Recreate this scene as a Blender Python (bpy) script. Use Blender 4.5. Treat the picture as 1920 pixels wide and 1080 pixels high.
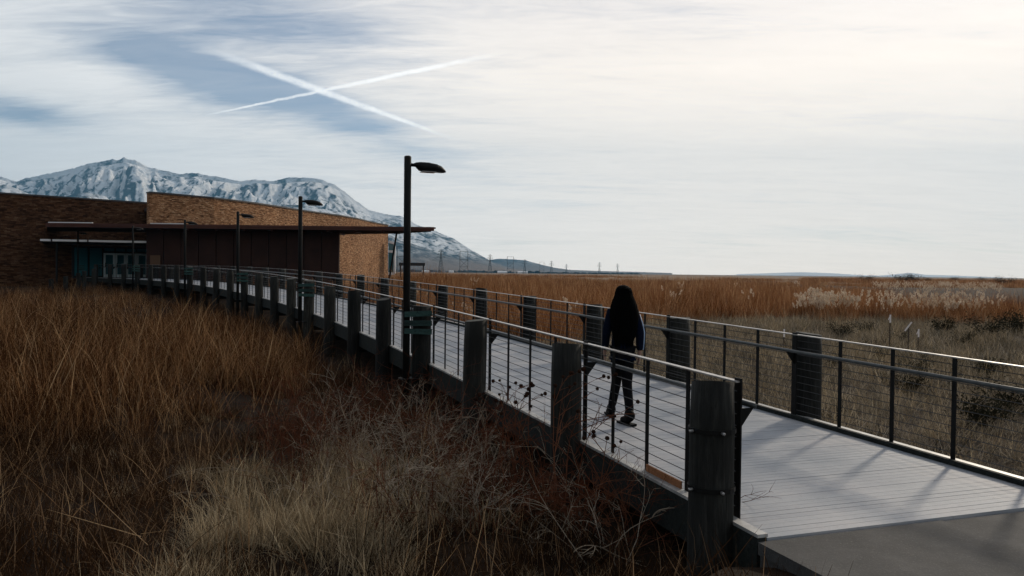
import bpy, bmesh, math, random
import numpy as np
from mathutils import Vector, Matrix
for o in list(bpy.data.objects): bpy.data.objects.remove(o)
SC = bpy.context.scene
COL = SC.collection
R = math.radians
ZC = 2.45                       # camera height above the meadow
SUN_AZ, SUN_EL = R(38), R(24)   # sun ahead and to the right, low winter sun

# ------------------------------------------------------------------ camera
cam = bpy.data.cameras.new('camera')
cam.sensor_width = 36; cam.lens = 36 * 1500 / 1920
cam.clip_start = 0.05; cam.clip_end = 60000
camo = bpy.data.objects.new('camera', cam); COL.objects.link(camo)
PITCH, ROLL = math.atan(29 / 1500), R(0.613)
camo.matrix_world = Matrix.Translation((0, 0, ZC)) @ Matrix.Rotation(math.pi / 2 - PITCH, 4, 'X') @ Matrix.Rotation(ROLL, 4, 'Z')
SC.camera = camo

# ------------------------------------------------------------------ node helper
class NT:
    def __init__(s, tree): s.t = tree; s.n = tree.nodes; s.l = tree.links
    def add(s, typ, ins=None, **kw):
        nd = s.n.new(typ)
        for k, v in kw.items(): setattr(nd, k, v)
        for k, v in (ins or {}).items(): s.put(nd.inputs[k], v)
        return nd
    def put(s, sock, v):
        if isinstance(v, bpy.types.NodeSocket): s.l.new(v, sock)
        elif v is not None: sock.default_value = v
    def m(s, op, a, b=None, c=None, clamp=False):
        nd = s.n.new('ShaderNodeMath'); nd.operation = op; nd.use_clamp = clamp
        for i, v in enumerate((a, b, c)):
            if v is not None: s.put(nd.inputs[i], v)
        return nd.outputs[0]
    def v(s, op, a, b=None):
        nd = s.n.new('ShaderNodeVectorMath'); nd.operation = op
        s.put(nd.inputs[0], a)
        if b is not None:
            s.put(nd.inputs[3] if op == 'SCALE' else nd.inputs[1], b)
        return nd.outputs['Value'] if op in ('DOT_PRODUCT', 'LENGTH', 'DISTANCE') else nd.outputs[0]
    def step(s, x, lo, hi):
        nd = s.n.new('ShaderNodeMapRange'); nd.interpolation_type = 'SMOOTHSTEP'
        s.put(nd.inputs[0], x); s.put(nd.inputs[1], lo); s.put(nd.inputs[2], hi)
        return nd.outputs[0]
    def mix(s, f, a, b, blend='MIX'):
        nd = s.n.new('ShaderNodeMix'); nd.data_type = 'RGBA'; nd.blend_type = blend
        s.put(nd.inputs[0], f); s.put(nd.inputs[6], a); s.put(nd.inputs[7], b)
        return nd.outputs[2]
    def noise(s, vec, scale, detail=4, rough=0.55, dist=0.0, dims='3D'):
        nd = s.add('ShaderNodeTexNoise', noise_dimensions=dims)
        if vec is not None: s.put(nd.inputs['Vector'], vec)
        nd.inputs['Scale'].default_value = scale; nd.inputs['Detail'].default_value = detail
        nd.inputs['Roughness'].default_value = rough; nd.inputs['Distortion'].default_value = dist
        return nd.outputs[0]
    def ramp(s, f, stops):
        nd = s.n.new('ShaderNodeValToRGB'); cr = nd.color_ramp
        while len(cr.elements) > 1: cr.elements.remove(cr.elements[-1])
        cr.elements[0].position = stops[0][0]; cr.elements[0].color = (*stops[0][1], 1)
        for p, c in stops[1:]:
            e = cr.elements.new(p); e.color = (*c, 1)
        s.put(nd.inputs[0], f); return nd.outputs[0]
def c4(c): return (c[0], c[1], c[2], 1.0)

def pdir(px, py):               # viewing direction of a photo position, in the world
    d = Vector(((px - 960) / 1500, (540 - py) / 1500, -1)).normalized()
    return (camo.matrix_world.to_3x3() @ d).normalized()
def at(px, py, depth):          # the point of that direction at a given distance ahead
    d = pdir(px, py); return Vector((0, 0, ZC)) + d * (depth / d.y)

# ------------------------------------------------------------------ world: clear winter sky with cirrus and two contrails
SKY_STRENGTH = 0.085
w = bpy.data.worlds.new('World'); SC.world = w; w.use_nodes = True
nt = NT(w.node_tree); nt.n.clear()
sky = nt.add('ShaderNodeTexSky', sky_type='NISHITA', sun_disc=False)
sky.sun_elevation = SUN_EL; sky.sun_rotation = SUN_AZ
sky.altitude = 1300; sky.air_density = 1.0; sky.dust_density = 0.6; sky.ozone_density = 3.5
tc = nt.add('ShaderNodeTexCoord')
dr = nt.v('NORMALIZE', tc.outputs['Generated'])
sp = nt.add('ShaderNodeSeparateXYZ', {0: dr})
zz = nt.m('MAXIMUM', sp.outputs[2], 0.0)
den = nt.m('ADD', zz, 0.11)
plane = nt.add('ShaderNodeCombineXYZ', {0: nt.m('DIVIDE', sp.outputs[0], den), 1: nt.m('DIVIDE', sp.outputs[1], den), 2: 0.0})
mp = nt.add('ShaderNodeMapping', {0: plane.outputs[0]})
mp.inputs['Rotation'].default_value = (0, 0, R(52)); mp.inputs['Scale'].default_value = (0.42, 1.5, 1)
mp.inputs['Location'].default_value = (1.7, 0.4, 0)
big = nt.noise(mp.outputs[0], 0.8, 7, 0.55, 0.6)
fine = nt.noise(mp.outputs[0], 3.2, 8, 0.62, 0.9)
wisp = nt.noise(mp.outputs[0], 11.0, 6, 0.6, 1.4)
cov = nt.m('ADD', nt.m('ADD', nt.m('MULTIPLY', big, 0.70), nt.m('MULTIPLY', fine, 0.25)), nt.m('MULTIPLY_ADD', wisp, 0.14, -0.02))
def gap(px, py, rx, ry, ang):   # an opening in the cirrus, elliptical on the sky
    d = pdir(px, py); e1 = d.cross(Vector((0, 0, 1))).normalized(); e2 = e1.cross(d).normalized()
    a = math.radians(ang); u = e1 * math.cos(a) + e2 * math.sin(a); v = e2 * math.cos(a) - e1 * math.sin(a)
    q = nt.v('SUBTRACT', dr, d[:])
    x = nt.m('DIVIDE', nt.v('DOT_PRODUCT', q, u[:]), rx / 1500); y = nt.m('DIVIDE', nt.v('DOT_PRODUCT', q, v[:]), ry / 1500)
    front = nt.m('GREATER_THAN', nt.v('DOT_PRODUCT', dr, d[:]), 0.0)
    return nt.m('MULTIPLY', front, nt.m('EXPONENT', nt.m('MULTIPLY', -1.0, nt.m('ADD', nt.m('MULTIPLY', x, x), nt.m('MULTIPLY', y, y)))))
holes = nt.m('ADD', nt.m('ADD', gap(330, 135, 175, 48, -14), gap(620, 210, 230, 40, -17)), nt.m('ADD', gap(20, 205, 110, 28, -5), gap(420, 0, 330, 80, -10)))
cov = nt.m('SUBTRACT', nt.m('ADD', cov, 0.14), nt.m('MULTIPLY', holes, 0.255))
thin = nt.m('DIVIDE', 0.34, nt.m('ADD', zz, 0.10), clamp=True)      # a thin layer looks denser near the horizon
cloud = nt.m('MULTIPLY', thin, nt.m('MAXIMUM', nt.step(cov, 0.22, 0.66), nt.m('MULTIPLY_ADD', fine, 0.34, 0.12)))
# thin cirrus forward-scatters sunlight: brighter towards the sun
sund = Vector((math.sin(SUN_AZ) * math.cos(SUN_EL), math.cos(SUN_AZ) * math.cos(SUN_EL), math.sin(SUN_EL)))
ca = nt.v('DOT_PRODUCT', dr, sund[:])
ph = nt.m('POWER', nt.m('MAXIMUM', nt.m('MULTIPLY_ADD', ca, 0.5, 0.5), 0.0), 1.6)
lum = nt.m('MULTIPLY_ADD', ph, 13.4, 6.0)
lum = nt.m('MULTIPLY', lum, nt.m('ADD', nt.m('MULTIPLY_ADD', fine, 0.16, 0.86), nt.m('MULTIPLY', wisp, 0.12)))
ccol = nt.mix(nt.step(ca, 0.35, 0.95), (1.0, 0.98, 0.95, 1), (1.0, 0.885, 0.765, 1))
ccol = nt.v('SCALE', ccol, lum)
skyc = nt.mix(nt.m('MULTIPLY', cloud, 0.94), sky.outputs[0], ccol)
def trail(pa, pb, wid, fade0, fade1):
    a, b = pdir(*pa), pdir(*pb); n = a.cross(b).normalized(); t = (b - a).normalized(); L = (b - a).length
    dist = nt.m('ABSOLUTE', nt.m('ADD', nt.v('DOT_PRODUCT', dr, n[:]), nt.m('MULTIPLY_ADD', nt.noise(dr, 70, 6, .65), 0.0032, -0.0016)))
    al = nt.m('DIVIDE', nt.v('DOT_PRODUCT', nt.v('SUBTRACT', dr, a[:]), t[:]), L)
    wv = nt.m('MULTIPLY', nt.m('MULTIPLY_ADD', nt.step(al, 0.0, 1.0), 0.7, 0.5), wid / 1500)
    core = nt.m('SUBTRACT', 1.0, nt.step(nt.m('DIVIDE', dist, wv), 0.15, 1.0))
    ends = nt.m('MULTIPLY', nt.step(al, 0.0, fade0), nt.m('SUBTRACT', 1.0, nt.step(al, fade1, fade1 + 0.5)))
    return nt.m('MULTIPLY', nt.m('MULTIPLY', core, ends), nt.m('MULTIPLY_ADD', nt.noise(dr, 60, 6, .7), 1.7, 0.0), clamp=True)
tr = nt.m('MAXIMUM', trail((372, 219), (790, 131), 4.5, 0.12, 0.95), trail((872, 268), (500, 133), 8, 0.35, 0.85))
tcol = nt.v('SCALE', (1.0, 0.99, 0.97), nt.m('MULTIPLY', lum, 1.12))
skyc = nt.mix(nt.m('MULTIPLY', tr, 0.85), skyc, tcol)
bg = nt.add('ShaderNodeBackground', {0: skyc, 1: SKY_STRENGTH})
nt.l.new(bg.outputs[0], nt.add('ShaderNodeOutputWorld').inputs[0])

# ------------------------------------------------------------------ sun, exposure
sl = bpy.data.lights.new('sun', 'SUN'); sl.energy = 2.4; sl.angle = R(4.5); sl.color = (1.0, 0.88, 0.72)
so = bpy.data.objects.new('sun', sl); COL.objects.link(so)
so.rotation_euler = sund.to_track_quat('Z', 'Y').to_euler()
so.location = (20, 20, 40)
vs = SC.view_settings; vs.view_transform = 'Standard'; vs.look = 'None'; vs.gamma = 1.0; vs.use_curve_mapping = False
vs.exposure = 0.0
SC.cycles.max_bounces = 6; SC.cycles.diffuse_bounces = 2; SC.cycles.glossy_bounces = 2
SC.cycles.transmission_bounces = 4; SC.cycles.volume_bounces = 0; SC.cycles.transparent_max_bounces = 8
SC.cycles.caustics_reflective = False; SC.cycles.caustics_refractive = False
SC.cycles.use_denoising = True

# ------------------------------------------------------------------ materials
def mat(name, base=(.5, .5, .5), rough=.7, metal=0.0, spec=0.5):
    m = bpy.data.materials.new(name); m.use_nodes = True; t = NT(m.node_tree)
    b = t.n['Principled BSDF']; b.inputs['Base Color'].default_value = c4(base); b.inputs['Roughness'].default_value = rough
    b.inputs['Metallic'].default_value = metal; b.inputs['Specular IOR Level'].default_value = spec
    return m, t, b
def wpos(t): return t.add('ShaderNodeNewGeometry').outputs['Position']
def opos(t): return t.add('ShaderNodeTexCoord').outputs['Object']
def bump(t, b, h, strength, dist=0.01):
    nd = t.add('ShaderNodeBump', {'Height': h}); nd.inputs['Strength'].default_value = strength; nd.inputs['Distance'].default_value = dist
    t.l.new(nd.outputs[0], b.inputs['Normal'])

def wood_mat(name, c1, c2, c3, grain=(9, 9, 0.9), rough=.85):
    m, t, b = mat(name, c1, rough, 0, .2)
    mp_ = t.add('ShaderNodeMapping', {0: opos(t)}); mp_.inputs['Scale'].default_value = grain
    rnd = t.add('ShaderNodeObjectInfo').outputs['Random']
    mp_.inputs['Location'].default_value = (0, 0, 0)
    off = t.v('ADD', mp_.outputs[0], t.v('SCALE', (13.1, 7.7, 3.3), rnd))
    g = t.noise(off, 3.0, 8, .65, .4); st = t.noise(off, .7, 4, .5, .2)
    col = t.ramp(g, [(.25, c2), (.52, c1), (.8, c3)])
    col = t.mix(t.step(st, .52, .72), col, c4([x * .45 for x in c1]))
    crk = t.noise(t.v('MULTIPLY', off, (2.6, 2.6, .5)), 4.0, 3, .5, .3); col = t.mix(t.m('MULTIPLY', t.m('SUBTRACT', 1.0, t.step(t.m('ABSOLUTE', t.m('SUBTRACT', crk, .5)), .004, .022)), .8), col, (.003, .003, .003, 1))
    col = t.mix(1.0, col, t.ramp(rnd, [(0, (.6, .6, .6)), (.6, (1, 1, 1)), (1, (1.6, 1.52, 1.42))]), 'MULTIPLY')
    t.put(b.inputs['Base Color'], col); bump(t, b, g, .6, .012)
    return m
M = {}
M['pile'] = wood_mat('pile_timber', (.0185, .0188, .0166), (.0055, .0058, .0052), (.056, .055, .047))
M['pile_top'] = wood_mat('pile_end_grain', (.05, .053, .05), (.02, .022, .021), (.10, .10, .095), (6, 6, 6))
M['beam'] = wood_mat('beam_timber', (.018, .022, .02), (.007, .009, .008), (.036, .04, .036), (.9, 9, 9))
M['kick'] = wood_mat('new_board', (.24, .105, .048), (.17, .07, .03), (.3, .15, .075), (3, 9, 9), .7)
M['slat'] = wood_mat('painted_slat', (.022, .055, .05), (.013, .035, .033), (.035, .075, .07), (2, 9, 9), .7)

m, t, b = mat('deck_board', (.3, .3, .3), .5, 0, .3); M['deck'] = m
rnd = t.add('ShaderNodeObjectInfo').outputs['Random']
P = wpos(t)
st = t.noise(P, 1.1, 6, .6, .3); fn = t.noise(P, 22, 4, .6)
col = t.ramp(st, [(.3, (.20, .228, .262)), (.5, (.305, .32, .342)), (.68, (.42, .41, .41))])
col = t.mix(1.0, col, t.ramp(rnd, [(0, (.94, .94, .95)), (.5, (1, 1, 1)), (1, (1.06, 1.055, 1.05))]), 'MULTIPLY')
col = t.mix(t.m('MULTIPLY', t.step(fn, .55, .8), .35), col, (.12, .12, .12, 1))
t.put(b.inputs['Base Color'], col)
t.put(b.inputs['Roughness'], t.m('MULTIPLY_ADD', st, .25, .5))
wv = t.add('ShaderNodeTexWave', {'Vector': opos(t)}, wave_type='BANDS', bands_direction='Y'); wv.inputs['Scale'].default_value = 14
bump(t, b, t.m('ADD', wv.outputs[1], t.m('MULTIPLY', fn, .6)), .35, .004)

M['steel'], t, b = mat('weathered_dark_steel', (.006, .006, .006), .6, .1, .15)
g = t.noise(wpos(t), 18, 5, .65); t.put(b.inputs['Base Color'], t.ramp(g, [(.35, (.005, .005, .005)), (.6, (.008, .0075, .007)), (.8, (.02, .012, .008))])); bump(t, b, g, .15, .003)
M['rail'], t, b = mat('brushed_rail_steel', (.42, .41, .40), .38, .85, .5)
g = t.noise(wpos(t), 9, 6, .6); t.put(b.inputs['Roughness'], t.m('MULTIPLY_ADD', g, .3, .24)); t.put(b.inputs['Base Color'], t.ramp(g, [(.3, (.28, .27, .26)), (.7, (.5, .48, .46))]))
M['hand'], t, b = mat('handrail_paint', (.05, .058, .058), .38, .5, .5)
g = t.noise(wpos(t), 12, 5, .6); t.put(b.inputs['Base Color'], t.ramp(g, [(.3, (.03, .036, .037)), (.7, (.075, .08, .08))]))
M['cable'], t, b = mat('wire_rope', (.05, .05, .05), .5, .7, .4)
M['sill'], t, b = mat('edge_sill_metal', (.4, .4, .39), .5, .3, .5)
g = t.noise(wpos(t), 5, 6, .65); t.put(b.inputs['Base Color'], t.ramp(g, [(.3, (.22, .22, .21)), (.7, (.52, .51, .49))]))
M['lamp'], t, b = mat('lamp_paint', (.006, .006, .006), .55, 0, .15)
g = t.noise(wpos(t), 3, 5, .6); t.put(b.inputs['Base Color'], t.ramp(g, [(.3, (.005, .005, .005)), (.7, (.010, .010, .0095))]))
M['lens'], _, _ = mat('lamp_lens', (.25, .26, .26), .2)
M['bolt'], _, _ = mat('galvanised_bolt', (.35, .34, .33), .4, .8)
M['concrete'], t, b = mat('concrete', (.2, .195, .185), .85, 0, .3)
g = t.noise(wpos(t), 2.5, 10, .72); spk = t.noise(wpos(t), 90, 3, .6); t.put(b.inputs['Base Color'], t.mix(t.m('MULTIPLY', t.step(spk, .56, .70), .5), t.ramp(g, [(.3, (.028, .028, .027)), (.55, (.055, .053, .051)), (.75, (.09, .086, .08))]), (.16, .15, .14, 1))); bump(t, b, t.noise(wpos(t), 40, 5), .3, .005)

# thin-stone veneer
def stone(name, tint, scale=1.0):
    m, t, b = mat(name, (.3, .2, .12), .9, 0, .15)
    uv = t.add('ShaderNodeTexCoord').outputs['UV']
    wob = t.v('ADD', uv, t.v('SCALE', t.v('SUBTRACT', t.add('ShaderNodeTexNoise', {'Vector': uv, 'Scale': 1.7}).outputs['Color'], (.5, .5, .5)), .07))
    br = t.add('ShaderNodeTexBrick', {'Vector': wob}, offset=.43, offset_frequency=2, squash=.7, squash_frequency=3)
    br.inputs['Color1'].default_value = (0, 0, 0, 1); br.inputs['Color2'].default_value = (1, 1, 1, 1); br.inputs['Mortar'].default_value = (0, 0, 0, 1)
    br.inputs['Scale'].default_value = 1; br.inputs['Brick Width'].default_value = .42 * scale; br.inputs['Row Height'].default_value = .11 * scale
    br.inputs['Mortar Size'].default_value = .008; br.inputs['Bias'].default_value = 0
    sc = t.add('ShaderNodeMapping', {0: uv}); sc.inputs['Scale'].default_value = (1.3, 6.0, 1)
    vo = t.add('ShaderNodeTexVoronoi', {'Vector': sc.outputs[0], 'Scale': 2.0 / scale})
    k = t.m('ADD', t.m('MULTIPLY', br.outputs[0], .55), t.m('MULTIPLY', t.add('ShaderNodeSeparateColor', {0: vo.outputs['Color']}).outputs[0], .45))
    col = t.ramp(k, [(.05, (.09, .046, .025)), (.3, (.22, .115, .058)), (.52, (.36, .20, .10)), (.72, (.46, .28, .155)), (.95, (.58, .42, .27))])
    col = t.mix(t.m('MULTIPLY', br.outputs['Fac'], .85), col, (.04, .028, .02, 1))
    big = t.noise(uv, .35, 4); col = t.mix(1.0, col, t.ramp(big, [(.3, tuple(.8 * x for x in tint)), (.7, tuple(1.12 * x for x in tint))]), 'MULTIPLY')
    t.put(b.inputs['Base Color'], col)
    bump(t, b, t.m('SUBTRACT', k, t.m('MULTIPLY', br.outputs['Fac'], .8)), .9, .05)
    return m
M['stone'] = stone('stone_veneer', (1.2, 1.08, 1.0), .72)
M['stone_shaded'] = stone('stone_veneer_shaded', (.25, .20, .175), 1.1)  # darker copy of the stone: the unlit wall's shade is in its tint
M['rust'], t, b = mat('rusted_panel', (.03, .014, .011), .8, .1, .2)
g = t.noise(wpos(t), .9, 7, .65); t.put(b.inputs['Base Color'], t.ramp(g, [(.3, (.022, .010, .008)), (.7, (.045, .020, .014))]))
M['fascia'], t, b = mat('canopy_steel', (.07, .026, .018), .65, .1, .3)
g = t.noise(wpos(t), .6, 6, .6); t.put(b.inputs['Base Color'], t.ramp(g, [(.3, (.055, .02, .014)), (.7, (.10, .036, .024))]))
M['soffit'], _, _ = mat('soffit', (.03, .018, .014), .8)
M['cap'], _, _ = mat('parapet_cap', (.05, .045, .045), .6, .3)
M['flash'], _, _ = mat('pale_flashing', (.62, .62, .62), .35, .4)
M['alu'], _, _ = mat('aluminium_frame', (.72, .86, .88), .4, 0)  # pale teal stands in for light reflected off the door frames
M['white'], _, _ = mat('white_frame', (.8, .8, .8), .5)
M['glass'], t, b = mat('dark_glass', (.03, .14, .17), .12, 0, .8)
M['notice'], _, _ = mat('brown_panel', (.09, .045, .02), .8)
M['tower'], _, _ = mat('lattice_steel', (.06, .07, .075), .6, .4)
M['trailwood'], _, _ = mat('dark_frame_paint', (.015, .015, .016), .7)
M['stake'], _, _ = mat('stake_wood', (.05, .032, .02), .9)
M['tape'], _, _ = mat('flag_tape', (.8, .72, .68), .8)

def foliage(name, stops, transl=.45, nscale=.35, tip=None):
    m = bpy.data.materials.new(name); m.use_nodes = True; t = NT(m.node_tree); t.n.clear()
    P = wpos(t); rnd = t.add('ShaderNodeObjectInfo').outputs['Random']
    f = t.m('ADD', t.m('MULTIPLY', t.noise(P, nscale, 3), .65), t.m('MULTIPLY', t.noise(P, 23, 2), .2))
    f = t.m('ADD', f, t.m('MULTIPLY_ADD', rnd, .18, -.05))
    f = t.m('ADD', f, t.m('MULTIPLY', t.m('POWER', t.add('ShaderNodeAttribute', attribute_name='tone').outputs['Fac'], 3.0), .55))
    col = t.ramp(f, stops)
    d = t.add('ShaderNodeBsdfDiffuse', {0: col}); tr_ = t.add('ShaderNodeBsdfTranslucent', {0: col})
    mx = t.add('ShaderNodeMixShader', {0: transl, 1: d.outputs[0], 2: tr_.outputs[0]})
    t.l.new(mx.outputs[0], t.add('ShaderNodeOutputMaterial').inputs[0])
    return m
M['tall'] = foliage('tall_dead_grass', [(.30, (.012, .0052, .0026)), (.50, (.036, .0148, .0062)), (.68, (.098, .044, .018)), (.90, (.33, .18, .085))])
M['shade_grass'] = foliage('shade_dark_grass', [(.3, (.008, .0042, .0022)), (.5, (.024, .012, .006)), (.7, (.065, .034, .017)), (.9, (.22, .14, .08))])  # darker grass colour with the foreground shade painted in
M['straw'] = foliage('bleached_stalk', [(.3, (.11, .055, .023)), (.55, (.26, .145, .068)), (.85, (.50, .34, .19))])
M['short'] = foliage('short_pale_grass', [(.25, (.08, .058, .033)), (.45, (.20, .148, .088)), (.65, (.36, .28, .175)), (.85, (.58, .47, .31))], .4, .5)
M['scrub'] = foliage('winter_turf', [(.25, (.042, .037, .026)), (.45, (.105, .088, .063)), (.62, (.19, .158, .115)), (.85, (.40, .34, .255))], .4, .25)
M['reed'] = foliage('russet_reed', [(.28, (.036, .014, .006)), (.48, (.125, .046, .017)), (.66, (.26, .112, .043)), (.90, (.52, .31, .17))], .5, .14)
M['plume'] = foliage('reed_plume', [(.3, (.42, .31, .21)), (.6, (.60, .48, .36)), (.85, (.70, .60, .48))], .5, .5)
M['shrub'] = foliage('dark_shrub', [(.25, (.010, .010, .006)), (.5, (.022, .021, .013)), (.8, (.05, .045, .028))], .25, 2.0)
M['twig'] = foliage('bare_twig', [(.25, (.16, .12, .085)), (.5, (.34, .28, .21)), (.85, (.56, .49, .40))], .1, .8)
M['redstem'] = foliage('red_stem', [(.25, (.06, .020, .012)), (.5, (.13, .048, .026)), (.85, (.26, .13, .075))], .2, .8)
M['seed'] = foliage('seed_head', [(.2, (.014, .008, .006)), (.5, (.03, .015, .01)), (.8, (.055, .028, .018))], .1, 6)

# ------------------------------------------------------------------ mesh helpers
def link(name, me, material=None, parent=None, **props):
    o = bpy.data.objects.new(name, me)
    if material is not None and not me.materials: me.materials.append(material)
    COL.objects.link(o)
    if parent is not None: o.parent = parent
    for k, v in props.items(): o[k] = v
    return o
def thing(name, label, cat, loc=(0, 0, 0), rz=0, group=None):
    o = bpy.data.objects.new(name, None); COL.objects.link(o); o.empty_display_size = .2
    o.location = loc; o.rotation_euler = (0, 0, rz); o['label'] = label; o['category'] = cat
    if group: o['group'] = group
    return o
def tag(o, label, cat, group=None):
    o['label'] = label; o['category'] = cat
    if group: o['group'] = group
    return o
class MB:
    def __init__(s): s.v = []; s.f = []
    def add(s, vs, fs):
        k = len(s.v); s.v += [tuple(x) for x in vs]; s.f += [tuple(i + k for i in f) for f in fs]; return s
    def box(s, c, size, mtx=None):
        x, y, z = [a / 2 for a in size]; c = Vector(c)
        pts = [Vector((sx * x, sy * y, sz * z)) for sx in (-1, 1) for sy in (-1, 1) for sz in (-1, 1)]
        if mtx is not None: pts = [mtx @ p for p in pts]
        return s.add([c + p for p in pts], [(0, 1, 3, 2), (4, 6, 7, 5), (0, 4, 5, 1), (2, 3, 7, 6), (0, 2, 6, 4), (1, 5, 7, 3)])
    def bar(s, a, b, wx, wy=None, sides=4, taper=1.0):
        a, b = Vector(a), Vector(b); d = (b - a).normalized(); wy = wy or wx
        up = Vector((0, 0, 1)) if abs(d.z) < .95 else Vector((0, 1, 0))
        u = d.cross(up).normalized(); v = u.cross(d)
        ring = []
        for p, k in ((a, 1), (b, taper)):
            for i in range(sides):
                an = 2 * math.pi * (i + .5) / sides; q = 1 / math.cos(math.pi / sides) if sides == 4 else 1
                ring.append(p + u * math.cos(an) * wx / 2 * k * q + v * math.sin(an) * wy / 2 * k * q)
        n = sides
        return s.add(ring, [(i, (i + 1) % n, n + (i + 1) % n, n + i) for i in range(n)] + [tuple(range(n))[::-1], tuple(range(n, 2 * n))])
    def tube(s, pts, rad, sides=6):
        pts = [Vector(p) for p in pts]; n = len(pts); ring = []
        for i, p in enumerate(pts):
            d = (pts[min(i + 1, n - 1)] - pts[max(i - 1, 0)]).normalized()
            up = Vector((0, 0, 1)) if abs(d.z) < .9 else Vector((.3, 1, 0)).normalized()
            u = d.cross(up).normalized(); v = u.cross(d); r = rad[i] if hasattr(rad, '__len__') else rad
            ring += [p + u * math.cos(2 * math.pi * j / sides) * r + v * math.sin(2 * math.pi * j / sides) * r for j in range(sides)]
        f = [(i * sides + j, i * sides + (j + 1) % sides, (i + 1) * sides + (j + 1) % sides, (i + 1) * sides + j) for i in range(n - 1) for j in range(sides)]
        return s.add(ring, f + [tuple(range(sides))[::-1], tuple(range((n - 1) * sides, n * sides))])
    def lathe(s, prof, sides=16, c=(0, 0, 0)):
        ring = [(c[0] + r * math.cos(2 * math.pi * j / sides), c[1] + r * math.sin(2 * math.pi * j / sides), c[2] + z) for r, z in prof for j in range(sides)]
        n = len(prof)
        f = [(i * sides + j, i * sides + (j + 1) % sides, (i + 1) * sides + (j + 1) % sides, (i + 1) * sides + j) for i in range(n - 1) for j in range(sides)]
        return s.add(ring, f + [tuple(range(sides))[::-1], tuple(range((n - 1) * sides, n * sides))])
    def mesh(s, name, smooth=False):
        me = bpy.data.meshes.new(name); me.from_pydata(s.v, [], s.f); me.update()
        if smooth: me.polygons.foreach_set('use_smooth', [True] * len(me.polygons))
        return me
    def obj(s, name, material, parent=None, smooth=False, **props):
        return link(name, s.mesh(name, smooth), material, parent, **props)
def np_mesh(name, v, f, material=None, smooth=False):
    me = bpy.data.meshes.new(name)
    v = np.asarray(v, np.float32); f = np.asarray(f, np.int32); k = f.shape[1]
    me.vertices.add(len(v)); me.vertices.foreach_set('co', v.ravel())
    me.loops.add(f.size); me.loops.foreach_set('vertex_index', f.ravel())
    me.polygons.add(len(f)); me.polygons.foreach_set('loop_start', np.arange(len(f), dtype=np.int32) * k)
    me.polygons.foreach_set('loop_total', np.full(len(f), k, np.int32))
    if smooth: me.polygons.foreach_set('use_smooth', np.ones(len(f), bool))
    me.update(calc_edges=True); me.validate()
    if material: me.materials.append(material)
    return me

# numpy value noise
def vnoise(x, y, seed=0):
    xi = np.floor(x).astype(np.int64); yi = np.floor(y).astype(np.int64); xf = x - xi; yf = y - yi
    def h(a, b):
        n = (a * 374761393 + b * 668265263 + seed * 974634777) & 0xffffffff
        n = ((n ^ (n >> 13)) * 1274126177) & 0xffffffff
        return ((n ^ (n >> 16)) & 0xffff) / 65535.0
    u = xf * xf * xf * (xf * (xf * 6 - 15) + 10); v = yf * yf * yf * (yf * (yf * 6 - 15) + 10)
    return (h(xi, yi) * (1 - u) + h(xi + 1, yi) * u) * (1 - v) + (h(xi, yi + 1) * (1 - u) + h(xi + 1, yi + 1) * u) * v
def fbm(x, y, o=5, seed=0, ridge=False, gain=.5):
    s = 0; a = 1; tot = 0
    for i in range(o):
        n = vnoise(x * 2 ** i, y * 2 ** i, seed + i * 17)
        if ridge: n = 1 - np.abs(2 * n - 1)
        s = s + a * n; tot += a; a *= gain
    return s / tot
def sstep(x, a, b):
    t = np.clip((x - a) / (b - a), 0, 1); return t * t * (3 - 2 * t)

# ------------------------------------------------------------------ boardwalk line (plan curve + slope), s in metres from the near end
S = np.linspace(-14, 72, 1721)
def heading(s):
    q = np.clip(s, -1.5, 72); return R(19.516) + .00439 * q + .0000404 * q * q
TH = heading(S); DS = S[1] - S[0]
i0 = int(np.argmin(abs(S + 1)))
CX = np.concatenate([[0], np.cumsum(-np.sin(TH[:-1]) * DS)]); CY = np.concatenate([[0], np.cumsum(np.cos(TH[:-1]) * DS)])
CX += 1.835 - CX[i0]; CY += 5.921 - CY[i0]
def deckz(s):
    q = np.clip(s, -1.2, 64); return ZC - 1.865 + .01885 * q + .0002545 * q ** 2 - .00000442 * q ** 3
WID = 3.115
def bw(s, n=0.0, z=0.0):        # n: metres to the right of the left deck edge; z above the deck
    th = float(heading(np.float64(s)))
    return Vector((np.interp(s, S, CX) + math.cos(th) * n, np.interp(s, S, CY) + math.sin(th) * n, float(deckz(np.float64(s))) + z))
def bwdir(s):
    th = float(heading(np.float64(s))); return Vector((-math.sin(th), math.cos(th), 0))
S0, S1 = -1.2, 69.0
def bw_local(x, y):             # nearest s and offset n
    x = np.atleast_1d(x).astype(float); y = np.atleast_1d(y).astype(float)
    sub = slice(0, None, 10); sx, sy, sth, ss = CX[sub], CY[sub], TH[sub], S[sub]
    out_s = np.empty(len(x)); out_n = np.empty(len(x))
    for i in range(0, len(x), 4000):
        d = (x[i:i + 4000, None] - sx) ** 2 + (y[i:i + 4000, None] - sy) ** 2; k = d.argmin(1)
        out_s[i:i + 4000] = ss[k]
        out_n[i:i + 4000] = (x[i:i + 4000] - sx[k]) * np.cos(sth[k]) + (y[i:i + 4000] - sy[k]) * np.sin(sth[k])
    return out_s, out_n

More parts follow.
